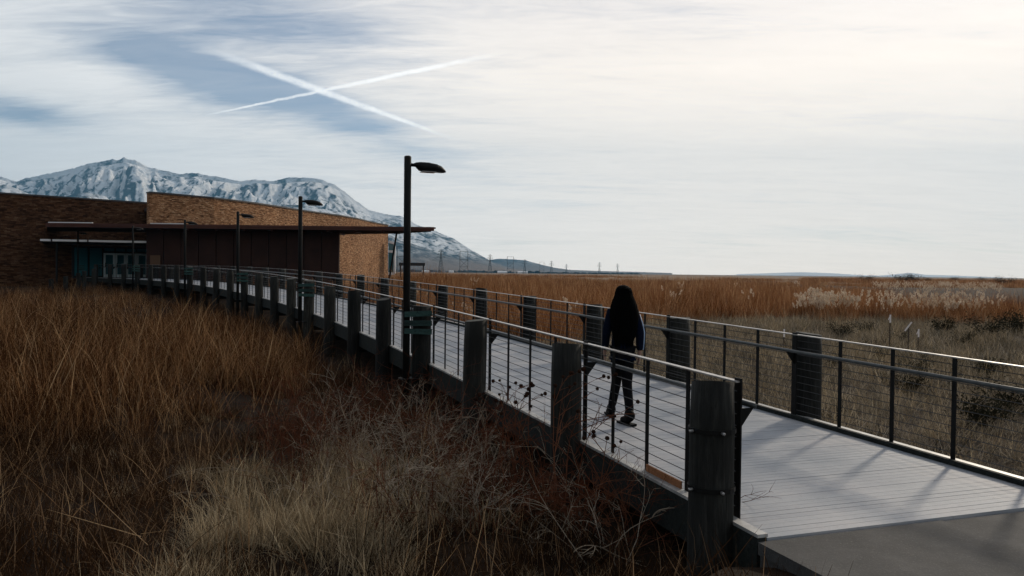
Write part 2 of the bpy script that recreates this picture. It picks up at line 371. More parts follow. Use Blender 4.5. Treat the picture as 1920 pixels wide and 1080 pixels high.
# ------------------------------------------------------------------ ground
def gz(x, y):
    x = np.asarray(x, float); y = np.asarray(y, float); sh = x.shape
    z = .16 * (fbm(x * .22, y * .22, 3, 3) - .5) * sstep(np.hypot(x, y), 400, 100) + .06 * (fbm(x * 1.3, y * 1.3, 2, 5) - .5) * sstep(np.hypot(x, y), 60, 20)
    z = z + .85 * sstep(y, 38, 62) * sstep(x, 8, -10) * sstep(y, 260, 130) * sstep(x, -200, -90)
    s, n = bw_local(x.ravel(), y.ravel()); s = s.reshape(sh); n = n.reshape(sh)
    berm = sstep(s, -.6, -1.8) * sstep(np.abs(n - 1.56), 5.2, 2.0) * sstep(y, -40, -20)
    near = np.hypot(x, y) < 60
    z = z + np.where(near, berm * .50, 0)
    return z
def axis(near, step, far, k):
    a = list(np.arange(0, near, step)); d = step
    while a[-1] < far: d *= k; a.append(a[-1] + d)
    a = np.array(a); return np.concatenate([-a[::-1][:-1], a])
ax = axis(24, .5, 8600, 1.17); ay = axis(34, .5, 9400, 1.17)
GX, GY = np.meshgrid(ax, ay + 14); GZ = gz(GX, GY)
nx, ny = len(ax), len(ay)
idx = np.arange(nx * ny).reshape(ny, nx)
GF = np.stack([idx[:-1, :-1], idx[:-1, 1:], idx[1:, 1:], idx[1:, :-1]], -1).reshape(-1, 4)
m, t, b = mat('meadow_soil', (.06, .04, .025), .95, 0, .1); M['soil'] = m
P = wpos(t); sep = t.add('ShaderNodeSeparateXYZ', {0: P})
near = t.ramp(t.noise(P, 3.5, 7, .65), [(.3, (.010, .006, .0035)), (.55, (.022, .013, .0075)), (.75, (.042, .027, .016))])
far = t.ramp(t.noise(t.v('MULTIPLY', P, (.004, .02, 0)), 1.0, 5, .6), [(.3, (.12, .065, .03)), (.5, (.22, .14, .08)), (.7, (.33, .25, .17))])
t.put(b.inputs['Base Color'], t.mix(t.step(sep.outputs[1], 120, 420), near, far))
bump(t, b, t.noise(P, 9, 6, .65), .8, .06)
link('ground', np_mesh('ground', np.stack([GX, GY, GZ], -1).reshape(-1, 3), GF, m, True), kind='structure')

# ------------------------------------------------------------------ mountains
def cpx(px): return (px - 960) / 1500
RID = [(-900, 300), (-600, 345), (-400, 318), (-200, 338), (-90, 322), (0, 331), (30, 341), (60, 333), (100, 327), (140, 317), (165, 309), (200, 304), (232, 297), (255, 303), (290, 317), (320, 325), (352, 327), (370, 325), (400, 333), (450, 340), (480, 338), (520, 340), (550, 336), (582, 334), (602, 338), (625, 347), (645, 359), (665, 376), (690, 394), (720, 402), (750, 405), (780, 421), (815, 433), (850, 448), (880, 467), (905, 481), (925, 492), (960, 503), (1000, 507), (1100, 511)]
def mountain(name, ridge, D0, D1, nu, nv, u0, u1, seed, crag, power, material):
    px = np.linspace(u0, u1, nu); ry = np.interp(px, [r[0] for r in ridge], [r[1] for r in ridge])
    hor = 511 + .0107 * (px - 960)
    ang = np.maximum(hor - ry, 0) / 1500
    tv = np.linspace(0, 1.35, nv)
    U, T = np.meshgrid(px, tv); A = np.interp(U, px, ang)
    w1 = fbm(U * .006, T * 1.6, 4, seed + 3) - .5; w2 = fbm(U * .006 + 40, T * 1.6, 4, seed + 5) - .5
    Dm = D0 + (D1 - D0) * T; P_ = U * .0085 + w1 * 2.2 - T * 1.5; Q_ = T * 2.0 + w2 * 1.5
    sp_ = .62 * fbm(P_, Q_, 6, seed, True, .5) + .38 * fbm(P_ * 2.7 + 7, Q_ * 2.1, 5, seed + 21, True, .55)
    Hr = A * D1
    fn = fbm(U * .05 + w1 * 3, T * 6, 5, seed + 9, True)
    up = np.where(T < 1, T ** power, np.maximum(1 - (T - 1) * 1.6, 0))
    env = np.clip(1 - np.abs(T - .5) / .5, 0, 1) ** .6
    h = Hr * (up + env * (sp_ - .55) * .56 + env * (fn - .5) * .09) + Hr * (fn - .5) * crag * sstep(T, .8, 1) 
    h = np.minimum(h, np.where(T < .98, Hr * .965 * (Dm / D1), h))
    h = np.where(A <= 0, -6, np.maximum(h, -6) ) 
    h = np.where(T == 0, -6, h)
    X = cpx(U) * Dm; Y = Dm
    V = np.stack([X, Y, h + ZC * (T > 0)], -1).reshape(-1, 3)
    ix = np.arange(nu * nv).reshape(nv, nu)
    F = np.stack([ix[:-1, :-1], ix[:-1, 1:], ix[1:, 1:], ix[1:, :-1]], -1).reshape(-1, 4)
    return link(name, np_mesh(name, V, F, material, True), kind='structure')
m, t, b = mat('snowy_mountainside', (.5, .5, .5), .9, 0, .1); M['mount'] = m
P = wpos(t); geo = t.add('ShaderNodeNewGeometry')
sep = t.add('ShaderNodeSeparateXYZ', {0: P}); nz = t.add('ShaderNodeSeparateXYZ', {0: geo.outputs['Normal']})
n1 = t.noise(t.v('MULTIPLY', P, (.0011, .0009, .0022)), 1.0, 9, .64, 1.2); n2 = t.noise(P, .012, 6, .7)
k = t.m('ADD', t.m('MULTIPLY', n1, .8), t.m('MULTIPLY', n2, .72))
k = t.m('ADD', k, t.m('MULTIPLY', nz.outputs[0], .22))
k = t.m('ADD', k, t.m('MULTIPLY_ADD', sep.outputs[2], .00016, -.14))
sn = t.step(k, .63, .83)
rock = t.ramp(n2, [(.3, (.030, .030, .028)), (.6, (.06, .052, .045)), (.8, (.10, .085, .07))])
low = t.mix(t.step(sep.outputs[2], 20, 170), (.22, .15, .10, 1), rock)
t.put(b.inputs['Base Color'], t.mix(t.m('MULTIPLY', sn, t.step(sep.outputs[2], 40, 260)), low, (.88, .88, .88, 1)))
bump(t, b, t.m('ADD', n1, t.m('MULTIPLY', n2, .3)), .9, 110)
M['hazehill'], _, _ = mat('haze_pale_hill', (.80, .80, .80), .9, 0, .1)  # even pale colour painted to fade the far hills like haze
mountain('mountain', RID, 6200, 9000, 900, 190, -900, 1100, 11, .025, .8, M['mount'])
FRONT = [(-900, 372), (-300, 360), (-60, 352), (10, 349), (45, 361), (80, 376), (110, 374), (135, 366), (165, 362), (195, 368), (215, 380), (260, 388), (330, 378), (420, 386), (520, 385), (570, 383), (640, 398), (700, 425), (760, 452), (830, 478), (880, 492), (930, 500), (980, 508), (1040, 511)]
mountain('foothill', FRONT, 5200, 6600, 500, 80, -900, 1040, 31, .03, .75, M['mount'])
TAIL = [(850, 500), (900, 489), (935, 485), (960, 486), (985, 488), (1010, 495), (1040, 502), (1070, 506), (1120, 508), (1200, 510), (1260, 512)]
mountain('hill', TAIL, 8600, 9900, 120, 40, 850, 1260, 51, .02, .8, M['mount'])
ISLE = [(1380, 514), (1440, 512), (1500, 510), (1560, 512), (1620, 516), (1650, 516.5), (1680, 514), (1705, 511), (1735, 515), (1780, 516), (1900, 521)]
mountain('far_hills', ISLE, 10600, 11300, 120, 30, 1380, 1900, 61, .02, .8, M['hazehill'])
#@@HAZE@@
# ------------------------------------------------------------------ haze: the winter air over the plain
hb = MB(); hb.box((0, 4500, 900 - 8), (21000, 14400, 1816)); hz = hb.obj('haze', None, kind='stuff')
hm = bpy.data.materials.new('haze_air'); hm.use_nodes = True; t = NT(hm.node_tree); t.n.clear()
pv = t.add('ShaderNodeVolumePrincipled'); pv.inputs['Color'].default_value = (.20, .52, .82, 1); pv.inputs['Density'].default_value = 6.2e-5
pv.inputs['Anisotropy'].default_value = .1
t.l.new(pv.outputs[0], t.add('ShaderNodeOutputMaterial').inputs['Volume']); hz.data.materials.append(hm)

# ------------------------------------------------------------------ boardwalk deck
bwk = thing('boardwalk', 'long curving grey plank boardwalk leading from the path to the stone building', 'boardwalk', (0, 0, 0))
PW = .084
plank_me = MB().box((0, 0, -.017), (WID + .10, PW - .0032, .034)).mesh('plank'); plank_me.materials.append(M['deck'])
npl = int((S1 - S0) / PW); rs = random.Random(4)
rest = MB()
for i in range(npl):
    s = S0 + PW * (i + .5); c = bw(s, WID / 2, rs.uniform(-.0015, .0015)); th = float(heading(np.float64(s)))
    sl_ = math.atan((float(deckz(np.float64(s + .5))) - float(deckz(np.float64(s - .5)))))
    mt = Matrix.Rotation(th, 4, 'Z') @ Matrix.Rotation(sl_, 4, 'X')
    if i < 300:
        o = link('plank', plank_me, None, bwk); o.matrix_local = Matrix.Translation(c) @ mt
    else: rest.box(c + Vector((0, 0, -.017)), (WID + .10, PW - .0032, .034), mt.to_3x3())
rest.obj('planking', M['deck'], bwk, kind='stuff')
def sweep(fn, s0, s1, n0, n1, z0, z1, step=.5):
    ss = np.linspace(s0, s1, max(2, int((s1 - s0) / step))); mb = MB(); v = []
    for s in ss: v += [fn(s, n0, z0), fn(s, n1, z0), fn(s, n1, z1), fn(s, n0, z1)]
    k = len(ss); f = [(4 * i + j, 4 * i + (j + 1) % 4, 4 * i + 4 + (j + 1) % 4, 4 * i + 4 + j) for i in range(k - 1) for j in range(4)]
    mb.add(v, f + [(3, 2, 1, 0), (4 * k - 4, 4 * k - 3, 4 * k - 2, 4 * k - 1)]); return mb
for n0, n1 in ((-.135, -.055), (WID + .055, WID + .135)):
    sweep(bw, S0, S1, n0, n1, -.34, .003).obj('fascia_beam', M['beam'], bwk)
for n0 in (.5, 1.2, 1.9, 2.6): sweep(bw, S0 + .1, S1, n0, n0 + .08, -.30, -.036).obj('joist', M['beam'], bwk)
sweep(bw, S0, S1, -.13, -.045, .005, .03).obj('edge_sill', M['sill'], bwk)
sweep(bw, S0, S1, WID + .045, WID + .13, .005, .03).obj('edge_sill', M['sill'], bwk)
sweep(bw, S0, S1, WID - .075, WID - .02, .002, .052).obj('curb', M['beam'], bwk)
sweep(bw, -.04, .56, -.062, -.046, .031, .095, .2).obj('kick_board', M['kick'], bwk, label='new orange brown board at the foot of the near railing')
for s in np.arange(-.5, S1, 3.05):
    sweep(bw, s, s + .12, .0, WID, -.55, -.305, .2).obj('cross_beam', M['beam'], bwk)

# ------------------------------------------------------------------ railings
RH = 1.07
def pile_mesh(h, r, seed, tilt):
    rr = random.Random(seed); sides = 20; rings = 9; v = []
    off = [rr.uniform(.955, 1.03) for _ in range(sides)]; ta = rr.uniform(0, 6.28)
    for i in range(rings + 1):
        k = i / rings
        for j in range(sides):
            a = 2 * math.pi * j / sides; q = r * off[j] * (1.06 - .06 * k) * (1 + .012 * math.sin(3 * k + j))
            z = -h + k * h
            if i == rings: q *= .955
            z += (tilt * q * math.cos(a - ta)) * k ** 6
            v.append((q * math.cos(a), q * math.sin(a), z))
    f = [(i * sides + j, i * sides + (j + 1) % sides, (i + 1) * sides + (j + 1) % sides, (i + 1) * sides + j) for i in range(rings) for j in range(sides)]
    v.append((0, 0, -.004)); c = len(v) - 1
    f += [(rings * sides + j, rings * sides + (j + 1) % sides, c) for j in range(sides)]
    me = bpy.data.meshes.new('post'); me.from_pydata(v, [], f); me.update()
    me.materials.append(M['pile']); me.materials.append(M['pile_top'])
    for p in me.polygons: p.use_smooth = len(p.vertices) == 4; p.material_index = 0 if len(p.vertices) == 4 else 1
    return me
PILES = [pile_mesh(2.6, .165, k, [.18, .05, .12, -.1, .03][k]) for k in range(5)]
def band_mesh(r, z, hgt): return MB().lathe([(r, z - hgt / 2), (r + .008, z - hgt / 2), (r + .008, z + hgt / 2), (r, z + hgt / 2)], 20).mesh('band')
st_me = MB().box((0, 0, RH / 2 - .03), (.012, .05, RH + .05)).mesh('stanchion'); st_me.materials.append(M['steel'])
pl_me = MB().box((0, 0, RH / 2 - .12), (.014, .085, RH + .28)).mesh('post_plate'); pl_me.materials.append(M['steel'])
gus = MB()
gus.add([(0, -.006, 0), (.13, -.006, .0), (0, -.006, -.17), (0, .006, 0), (.13, .006, 0), (0, .006, -.17)], [(0, 1, 2), (5, 4, 3), (0, 3, 4, 1), (1, 4, 5, 2), (2, 5, 3, 0)])
gus_me = gus.mesh('bracket'); gus_me.materials.append(M['steel'])
def railing(label, side, plates, s_end, posts_off, first_bands):
    root = thing('railing', label, 'railing', bw(0, 0 if side < 0 else WID, 0)); inv = Matrix.Translation(-Vector(root.location))
    nrail = -.03 if side < 0 else WID + .03; ins = 1 if side < 0 else -1
    def put(name, me, s, n, z, rz=0, parent=root):
        o = link(name, me, None, parent); th = float(heading(np.float64(s)))
        o.matrix_local = inv @ Matrix.Translation(bw(s, n, z)) @ Matrix.Rotation(th + rz, 4, 'Z'); return o
    def loc(mb, name, material, smooth=False):
        o = mb.obj(name, material, root, smooth); o.matrix_local = inv; return o
    sA = plates[0] - (0 if side < 0 else 5.2)
    allp = list(plates)
    loc(sweep(bw, sA - .03, s_end, nrail - .028, nrail + .028, RH - .012, RH, .35), 'top_rail', M['rail'])
    ss = np.arange(sA - .02, s_end, .5)
    hn = nrail + ins * .15
    loc(MB().tube([bw(s, hn, .87) for s in ss], .0215, 8), 'handrail', M['hand'], True)
    for k in range(11):
        z = .105 + .0885 * k
        loc(MB().tube([bw(s, nrail, z) for s in np.arange(sA, s_end, .75)], .0042, 4), 'cable', M['cable'])
    if side > 0:
        for s in np.arange(plates[0] - .78, sA, -.78): put('stanchion', st_me, s, nrail, 0)
    for i, s in enumerate(allp):
        rp = random.Random(i * 7 + (3 if side < 0 else 50))
        h = RH + (.0 if side < 0 else .02) + rp.uniform(-.05, .02)
        if side < 0 and i == 0: h = RH - .005
        n = nrail - ins * posts_off
        p = put('post', PILES[0 if (i == 0 and side < 0) else rp.randrange(5)], s + (.02 if side < 0 else 0), n, h, rp.uniform(0, 6.28) if not (i == 0 and side < 0) else 2.2)
        if i > 0: p.rotation_euler = (rp.gauss(0, .011), rp.gauss(0, .011), p.rotation_euler.z)
        if side < 0 and i in first_bands:
            for zb in (-.36, -.80):
                link('band', band_mesh(.172, zb, .035), M['steel'], p)
                for a in (3.6, 4.9): link('bolt', MB().lathe([(.012, 0), (.012, .03), (.006, .034)], 8).mesh('bolt'), M['bolt'], p).matrix_local = Matrix.Rotation(a - 2.2 - .34, 4, 'Z') @ Matrix.Translation((.18, 0, zb)) @ Matrix.Rotation(math.pi / 2, 4, 'Y')
        put('post_plate', pl_me, s, nrail + ins * .012, 0)
        put('bracket', gus_me, s, nrail + ins * .02, .855, 0 if ins > 0 else math.pi)
        if i + 1 < len(allp):
            g = allp[i + 1] - s
            for q in (.25, .5, .75): put('stanchion', st_me, s + g * q, nrail, 0)
    return root
LPL = [-.78, 1.99, 5.22] + [8.26 + 3.05 * k for k in range(20)]
RPL = [2.42, 5.41, 8.42, 11.6, 14.75] + [17.85 + 3.05 * k for k in range(17)]
railing('near left cable railing of the boardwalk with thick round timber posts and flat top rail', -1, LPL, LPL[-1], .205, (0,))
railing('far right cable railing of the boardwalk behind the walking woman with grey tube handrail', 1, RPL, RPL[-1], .21, ())

# ------------------------------------------------------------------ path at the near end
pth = sweep(bw, -13.5, S0 - .03, -.13, WID + .28, -.20, -.022).obj('path', M['concrete'], kind='structure')
for k in range(8):
    for q in range(2):
        a, b_ = S0 - .03 - 1.55 * (k + 1) + .012, S0 - .03 - 1.55 * k; m0, m1 = ((-.15, 1.555), (1.567, WID + .3))[q]
        sweep(bw, a, b_, m0, m1, -.10, -.012 - .004 * ((k * 3 + q * 2) % 3), .3).obj('paving_slab', M['concrete'], pth)

# ------------------------------------------------------------------ lamps
def lamp_head():
    prof = [(0.0, .035, .03, .0), (.06, .035, .035, .0), (.10, .07, .05, -.03), (.18, .13, .06, -.10), (.32, .165, .058, -.105), (.46, .16, .038, -.11), (.56, .12, .005, -.115), (.63, .06, -.045, -.112), (.66, .02, -.08, -.10)]
    v = []; sides = 14
    for x, hw, zt, zb in prof:
        zm = (zt + zb) / 2; hh = (zt - zb) / 2
        if x <= .06: hh, zm = .03, .0
        for j in range(sides):
            a = 2 * math.pi * j / sides; q = abs(math.sin(a)) ** .7 * (1 if math.sin(a) > 0 else -1); c = abs(math.cos(a)) ** .8 * (1 if math.cos(a) > 0 else -1)
            v.append((x, hw * c, zm + hh * q))
    n = len(prof); f = [(i * sides + j, i * sides + (j + 1) % sides, (i + 1) * sides + (j + 1) % sides, (i + 1) * sides + j) for i in range(n - 1) for j in range(sides)]
    f += [tuple(range(sides))[::-1], tuple(range((n - 1) * sides, n * sides))]
    return MB().add(v, f)
PH = 3.76
pole_me = MB().lathe([(.066, -1.6), (.066, PH - .02), (.060, PH), (.03, PH + .012)], 14).mesh('pole', True); pole_me.materials.append(M['lamp'])
head_me = lamp_head().mesh('luminaire', True); head_me.materials.append(M['lamp'])
lens_me = MB().box((.33, 0, -.112), (.26, .2, .012)).mesh('lens'); lens_me.materials.append(M['lens'])
slat_me = MB().box((.24, -.185, 0), (.5, .03, .095)).mesh('mounting_slat'); slat_me.materials.append(M['slat'])
base_me = MB().box((.1, 0, -.24), (.42, .3, .02)).mesh('base_bracket'); base_me.materials.append(M['steel'])
LL = ['nearest and tallest looking street lamp, rising in front of the canopy tip', 'second street lamp along the boardwalk, its head against the end of the curved stone wall', 'third street lamp along the boardwalk, its head against the middle of the curved stone wall', 'fourth street lamp, its head just at the canopy edge right of the doors', 'fifth street lamp, thin dark pole in front of the entrance doors', 'farthest street lamp, faint dark pole left of the entrance doors']
for i in range(6):
    s = 8.26 + 12.2 * i; th = float(heading(np.float64(min(s, 69))))
    L = thing('street_lamp', LL[i], 'street lamp', bw(min(s, 69.4), -.53, 0), th, 'street lamps along the boardwalk')
    link('pole', pole_me, None, L)
    h = link('luminaire', head_me, None, L); h.location = (.05, 0, PH - .15); link('lens', lens_me, None, h)
    for k, z in enumerate((.93, .775, .635)):
        q = link('mounting_slat', slat_me, None, L); q.location = (-.07, 0, z); q.rotation_euler = (0, R((-2, 1, 3)[k]), 0)
    link('base_bracket', base_me, None, L)
#@@BUILDING@@
# ------------------------------------------------------------------ visitor building
FZ = ZC - .80
bld = thing('stone_building', 'long low building of brown stacked stone with a dark flat canopy and curved parapet', 'building', (-30, 66, 0)); BI = Matrix.Translation((30, -66, 0))
def bobj(mb, name, material, parent=None, smooth=False):
    o = mb.obj(name, material, parent or bld, smooth)
    if parent is None: o.matrix_local = BI
    return o
def wall(name, pts, ztop, zbot, thick, material, offs=None):
    """upright wall along plan points; UVs run in metres along it"""
    n = len(pts); P2 = [Vector((p[0], p[1])) for p in pts]; nor = []
    for i in range(n):
        d = (P2[min(i + 1, n - 1)] - P2[max(i - 1, 0)]).normalized(); nor.append(Vector((-d.y, d.x)))
    zt = ztop if hasattr(ztop, '__len__') else [ztop] * n
    L = [0]
    for i in range(1, n): L.append(L[-1] + (P2[i] - P2[i - 1]).length)
    me = bpy.data.meshes.new(name); bm = bmesh.new(); uvl = bm.loops.layers.uv.new('UVMap')
    q = []
    for i in range(n):
        b_ = P2[i] + nor[i] * thick
        q.append([bm.verts.new((*P2[i], zbot)), bm.verts.new((*P2[i], zt[i])), bm.verts.new((*b_, zt[i])), bm.verts.new((*b_, zbot))])
    def face(vs, uvs):
        f = bm.faces.new(vs)
        for lp, uv in zip(f.loops, uvs): lp[uvl].uv = uv
    for i in range(n - 1):
        a, b = q[i], q[i + 1]
        face([a[0], b[0], b[1], a[1]], [(L[i], zbot), (L[i + 1], zbot), (L[i + 1], zt[i + 1]), (L[i], zt[i])])
        face([a[1], b[1], b[2], a[2]], [(L[i], 0), (L[i + 1], 0), (L[i + 1], thick), (L[i], thick)])
        face([a[2], b[2], b[3], a[3]], [(L[i], zt[i]), (L[i + 1], zt[i + 1]), (L[i + 1], zbot), (L[i], zbot)])
    for k, e in ((0, q[0]), (1, q[-1])):
        vs = e if k else e[::-1]; u = [(0, zbot), (0, zt[0]), (thick, zt[0]), (thick, zbot)]
        face(vs, u if k else u[::-1])
    bm.normal_update(); bm.to_mesh(me); bm.free()
    o = link(name, me, material, bld); o.matrix_local = BI; return o, P2, nor, L
def gp(px, D): return ((px - 960) / 1500 * D, D)
HT = ZC + 6.02
cw = [(280, 64), (320, 65.3), (360, 66.8), (400, 68.4), (440, 70.7), (480, 73.4), (520, 76.8), (560, 80.8), (600, 84.8), (640, 88.9), (670, 93.5), (690, 98.2), (710, 102.5), (727, 106)]
cpts = [gp(*p) for p in cw]
# finer curve
ci = np.linspace(0, len(cpts) - 1, 40); cpts = [(float(np.interp(k, range(len(cw)), [p[0] for p in cpts])), float(np.interp(k, range(len(cw)), [p[1] for p in cpts]))) for k in ci]
wall('curved_stone_wall', cpts, HT, 0.6, .5, M['stone'])
wall('parapet_cap', [(x + .06, y - .08) for x, y in cpts], HT + .14, HT + .01, .66, M['cap'])
lw = [gp(-260, 58.5), gp(0, 66), gp(278, 74.4)]
wall('long_stone_wall', lw, HT, 0.3, .5, M['stone_shaded'])
wall('parapet_cap', [(x + .06, y - .06) for x, y in lw], HT + .14, HT + .01, .64, M['cap'])
rf = MB(); fp = [(p[0] - .6, p[1] + .3) for p in lw] + [(cpts[0][0] + .2, cpts[0][1] + 1.0)] + [(x - .55, y) for x, y in cpts[4::5]] + [(-40, 112), (-75, 100)]
rf.add([(x, y, HT - .5) for x, y in fp] + [(x, y, HT - .8) for x, y in fp], [tuple(range(len(fp))), tuple(range(len(fp), 2 * len(fp)))[::-1]] + [(i, (i + 1) % len(fp), len(fp) + (i + 1) % len(fp), len(fp) + i)[::-1] for i in range(len(fp))])
bobj(rf, 'roof', M['cap'])
# side wall closing the end
wall('end_wall', [(-16.6, 106.2), (-30, 111)], HT - .3, .6, .4, M['stone'])
# rusted panel wall under the canopy
xa, xb = gp(273, 63.8)[0], gp(635, 63.8)[0]; NP = 11
bobj(MB().box(((xa + xb) / 2, 64.15, (ZC + 3.1 + .5) / 2), (xb - xa - .1, .3, ZC + 3.1 - .5)), 'panel_backing', M['trailwood'])
for i in range(NP):
    wd = (xb - xa) / NP
    bobj(MB().box((xa + wd * (i + .5), 63.88 + (.015 if i % 2 else 0), (ZC + 3.12 + .6) / 2), (wd - .07, .12, ZC + 3.12 - .6)), 'panel', M['rust'])
wall('return_wall', [(xb, 63.95), (gp(630, 86)[0], 86)], ZC + 3.1, .6, .3, M['rust'])
# big canopy
def slab(name, plan, z0, z1, material):
    n = len(plan); mb = MB(); mb.add([(x, y, z0) for x, y in plan] + [(x, y, z1) for x, y in plan], [tuple(range(n))[::-1], tuple(range(n, 2 * n))] + [(i, (i + 1) % n, n + (i + 1) % n, n + i) for i in range(n)])
    return bobj(mb, name, material)
ZU = ZC + 3.13
slab('canopy', [gp(88, 62), gp(808, 62), gp(806, 62.9), gp(748, 66.5), gp(640, 69), gp(88, 69)], ZU, ZU + .2, M['soffit'])
fx0, fx1 = gp(86, 61.9)[0], gp(813, 61.9)[0]
bobj(MB().box(((fx0 + fx1) / 2, 61.93, ZU + .17), (fx1 - fx0, .1, .30)), 'fascia', M['fascia'])
bobj(MB().box(((fx0 + fx1) / 2 + .12, 61.86, ZU + .235), (fx1 - fx0, .06, .12)), 'fascia_lip', M['fascia'])
for a, b_ in ((90, 130), (131, 172), (281, 345)):
    bobj(MB().box(((gp(a, 62)[0] + gp(b_, 62)[0]) / 2, 62.1, ZU + .375), (gp(b_, 62)[0] - gp(a, 62)[0], .2, .07)), 'flashing', M['flash'])
for k in range(9):
    px = 660 + k * 9 - (k > 8) * 5
    p0 = gp(300 + k * 52, 62.1); bobj(MB().bar((p0[0], 62.1, ZU - .06), (p0[0], 68.6 if k < 7 else 65.0, ZU - .06), .09, .12), 'canopy_beam', M['fascia'])
bobj(MB().bar((gp(743, 64.6)[0], 64.6, ZU - .02), (gp(726, 64.6)[0], 64.6, FZ - .9), .16, .16, 8), 'column', M['lamp'])
bobj(MB().box((gp(744, 64.6)[0], 64.6, ZU - .06), (.5, .4, .1)), 'column_head', M['lamp'])
# entrance canopy
def on_left(px, off=0.0):       # a point of the long wall's face for a photo column
    a, b = Vector(gp(0, 66)), Vector(gp(278, 74.4)); d = b - a; k = (px - 960) / 1500
    t_ = (k * a.y - a.x) / (d.x - k * d.y); nrm = Vector((d.y, -d.x)).normalized(); return a + d * t_ + nrm * off
EZ = ZC + 2.05
e0, e1 = gp(76, 63.2), gp(298, 65.6)
slab('entrance_canopy', [e0, e1, tuple(on_left(268, .3)), tuple(on_left(80, .1))], EZ, EZ + .16, M['soffit'])
d = (Vector(e1) - Vector(e0)); 
for k0, k1 in ((0, .085), (.1, .30), (.32, .385), (.4, .77), (.785, 1.0)):
    a = Vector(e0) + d * k0; b_ = Vector(e0) + d * k1
    bobj(MB().bar((a.x, a.y - .05, EZ + .12), (b_.x, b_.y - .05, EZ + .12), .08, .16), 'flashing', M['flash'])
for px in (100, 290):
    a = Vector(e0) + d * ((px - 76) / 222.); bobj(MB().bar((a.x, a.y + .4, FZ - .8), (a.x, a.y + .4, EZ), .16, .16, 8), 'canopy_post', M['lamp'])
# storefront and doors
ldir = (Vector(gp(278, 74.4)) - Vector(gp(0, 66))).normalized(); lang = math.atan2(ldir.y, ldir.x); RM = Matrix.Rotation(lang, 3, 'Z')
def lbox(px0, px1, z0, z1, off, th):
    a, b_ = on_left(px0, off), on_left(px1, off); c = (a + b_) / 2
    return MB().box((c.x, c.y, (z0 + z1) / 2), ((b_ - a).length, th, z1 - z0), RM)
zt = ZC + 1.86; zd = ZC + 1.36
bobj(lbox(134, 277, FZ - .1, zt + .1, .06, .08), 'storefront_backing', M['trailwood'])
for a, b_ in ((137, 164), (165.5, 191)):
    wn = bobj(lbox(a, b_, FZ + .05, zt, .13, .05), 'window', M['lamp']); k = lbox(a + 1.2, b_ - 1.2, FZ + .12, zt - .08, .165, .02).obj('pane', M['glass'], wn)
for a, b_ in ((193, 214), (215, 234.3), (235, 254.3), (255, 275)):
    wn = bobj(lbox(a, b_, zd + .1, zt, .13, .05), 'transom_window', M['lamp']); lbox(a + 1, b_ - 1, zd + .16, zt - .06, .165, .02).obj('pane', M['glass'], wn)
    dr_ = MB(); wj = 3.4
    for q in ((a, a + wj, FZ, zd), (b_ - wj, b_, FZ, zd), (a + wj, b_ - wj, zd - .16, zd), (a + wj, b_ - wj, FZ, FZ + .25)):
        x = lbox(q[0], q[1], q[2], q[3], .15, .07); dr_.add(x.v, x.f)
    dd = bobj(dr_, 'door', M['alu']); lbox(a + wj, b_ - wj, FZ + .25, zd - .16, .13, .02).obj('pane', M['glass'], dd)
    lbox(a + wj - 1, a + wj - .4, FZ + .9, FZ + 1.3, .215, .05).obj('handle', M['lamp'], dd)
bobj(MB().box((gp(291, 63.7)[0], 63.7, ZC + .67), (.8, .1, .8)), 'notice_panel', M['notice'])
# white framed glazed bay at the far end
wf = MB(); x0, x1 = gp(728, 105)[0], gp(739.5, 105)[0]; z0, z1 = ZC - .3, ZC + 3.9
wnd = thing('window', '', '', (0, 0, 0)); 
for k in ('label', 'category'): del wnd[k]
wnd.parent = bld; wnd.matrix_local = BI
for q in (((x0, 105, z0), (x1, 105, z0)), ((x1, 105, z0), (x1, 105, z1 - .25)), ((x0, 105, z1), (x1, 105, z1 - .25)), ((x0, 105, z1 - 1.3), (x1, 105, z1 - 1.35))): wf.bar(q[0], q[1], .17 if q[0][0] != q[1][0] else .22, .3)
wf.obj('frame', M['white'], wnd); MB().box(((x0 + x1) / 2, 105.1, (z0 + z1) / 2 - .1), (x1 - x0, .06, z1 - z0 - .3)).obj('pane', M['glass'], wnd)
# terrace in front of the doors
tp = [bw(68.8, -.1), bw(68.8, WID + 4), Vector((*gp(292, 65.6), 0)), Vector((*on_left(268, .1), 0)), Vector((*on_left(150, .1), 0))]
tm = MB(); n = len(tp); tm.add([(p.x, p.y, FZ - .02) for p in tp] + [(p.x, p.y, FZ - 1.4) for p in tp], [tuple(range(n)), tuple(range(n, 2 * n))[::-1]] + [(i, n + i, n + (i + 1) % n, (i + 1) % n) for i in range(n)])
tm.obj('terrace', M['concrete'], kind='structure')
# short timber posts left of the boardwalk's far end
for (px, ytop, lab) in ((96, 523, 'leftmost and lowest of the short dark timber posts before the stone wall'), (123, 518, 'short timber post second from the left before the entrance'), (147, 512, 'middle one of the five short timber posts left of the entrance walk'), (158, 508, 'short timber post fourth from the left, just before the entrance walk'), (176, 504, 'tallest short timber post, where the walk meets the entrance terrace')):
    D = 55 + (px - 96) * .02; p = at(px, ytop, D); g = float(gz(p.x, p.y))
    tag(MB().lathe([(.15, -p.z + g - .2), (.145, -.02), (.12, 0)], 12).obj('timber_post', M['pile']), lab, 'post', 'short timber posts by the entrance').location = p
# trail frame beyond the building
p = at(751, 497, 130); q = at(794, 498, 130)
fr = thing('wooden_frame', 'dark goalpost shaped wooden frame standing in the meadow behind the nearest lamp pole', 'frame', ((p.x + q.x) / 2, 130, 0))
for x in (p.x, q.x): MB().box((x - fr.location.x, 0, 1.7), (.22, .22, 3.6)).obj('upright', M['trailwood'], fr)
MB().box((0, 0, 3.62), (q.x - p.x + .5, .3, .5)).obj('crossbar', M['trailwood'], fr)

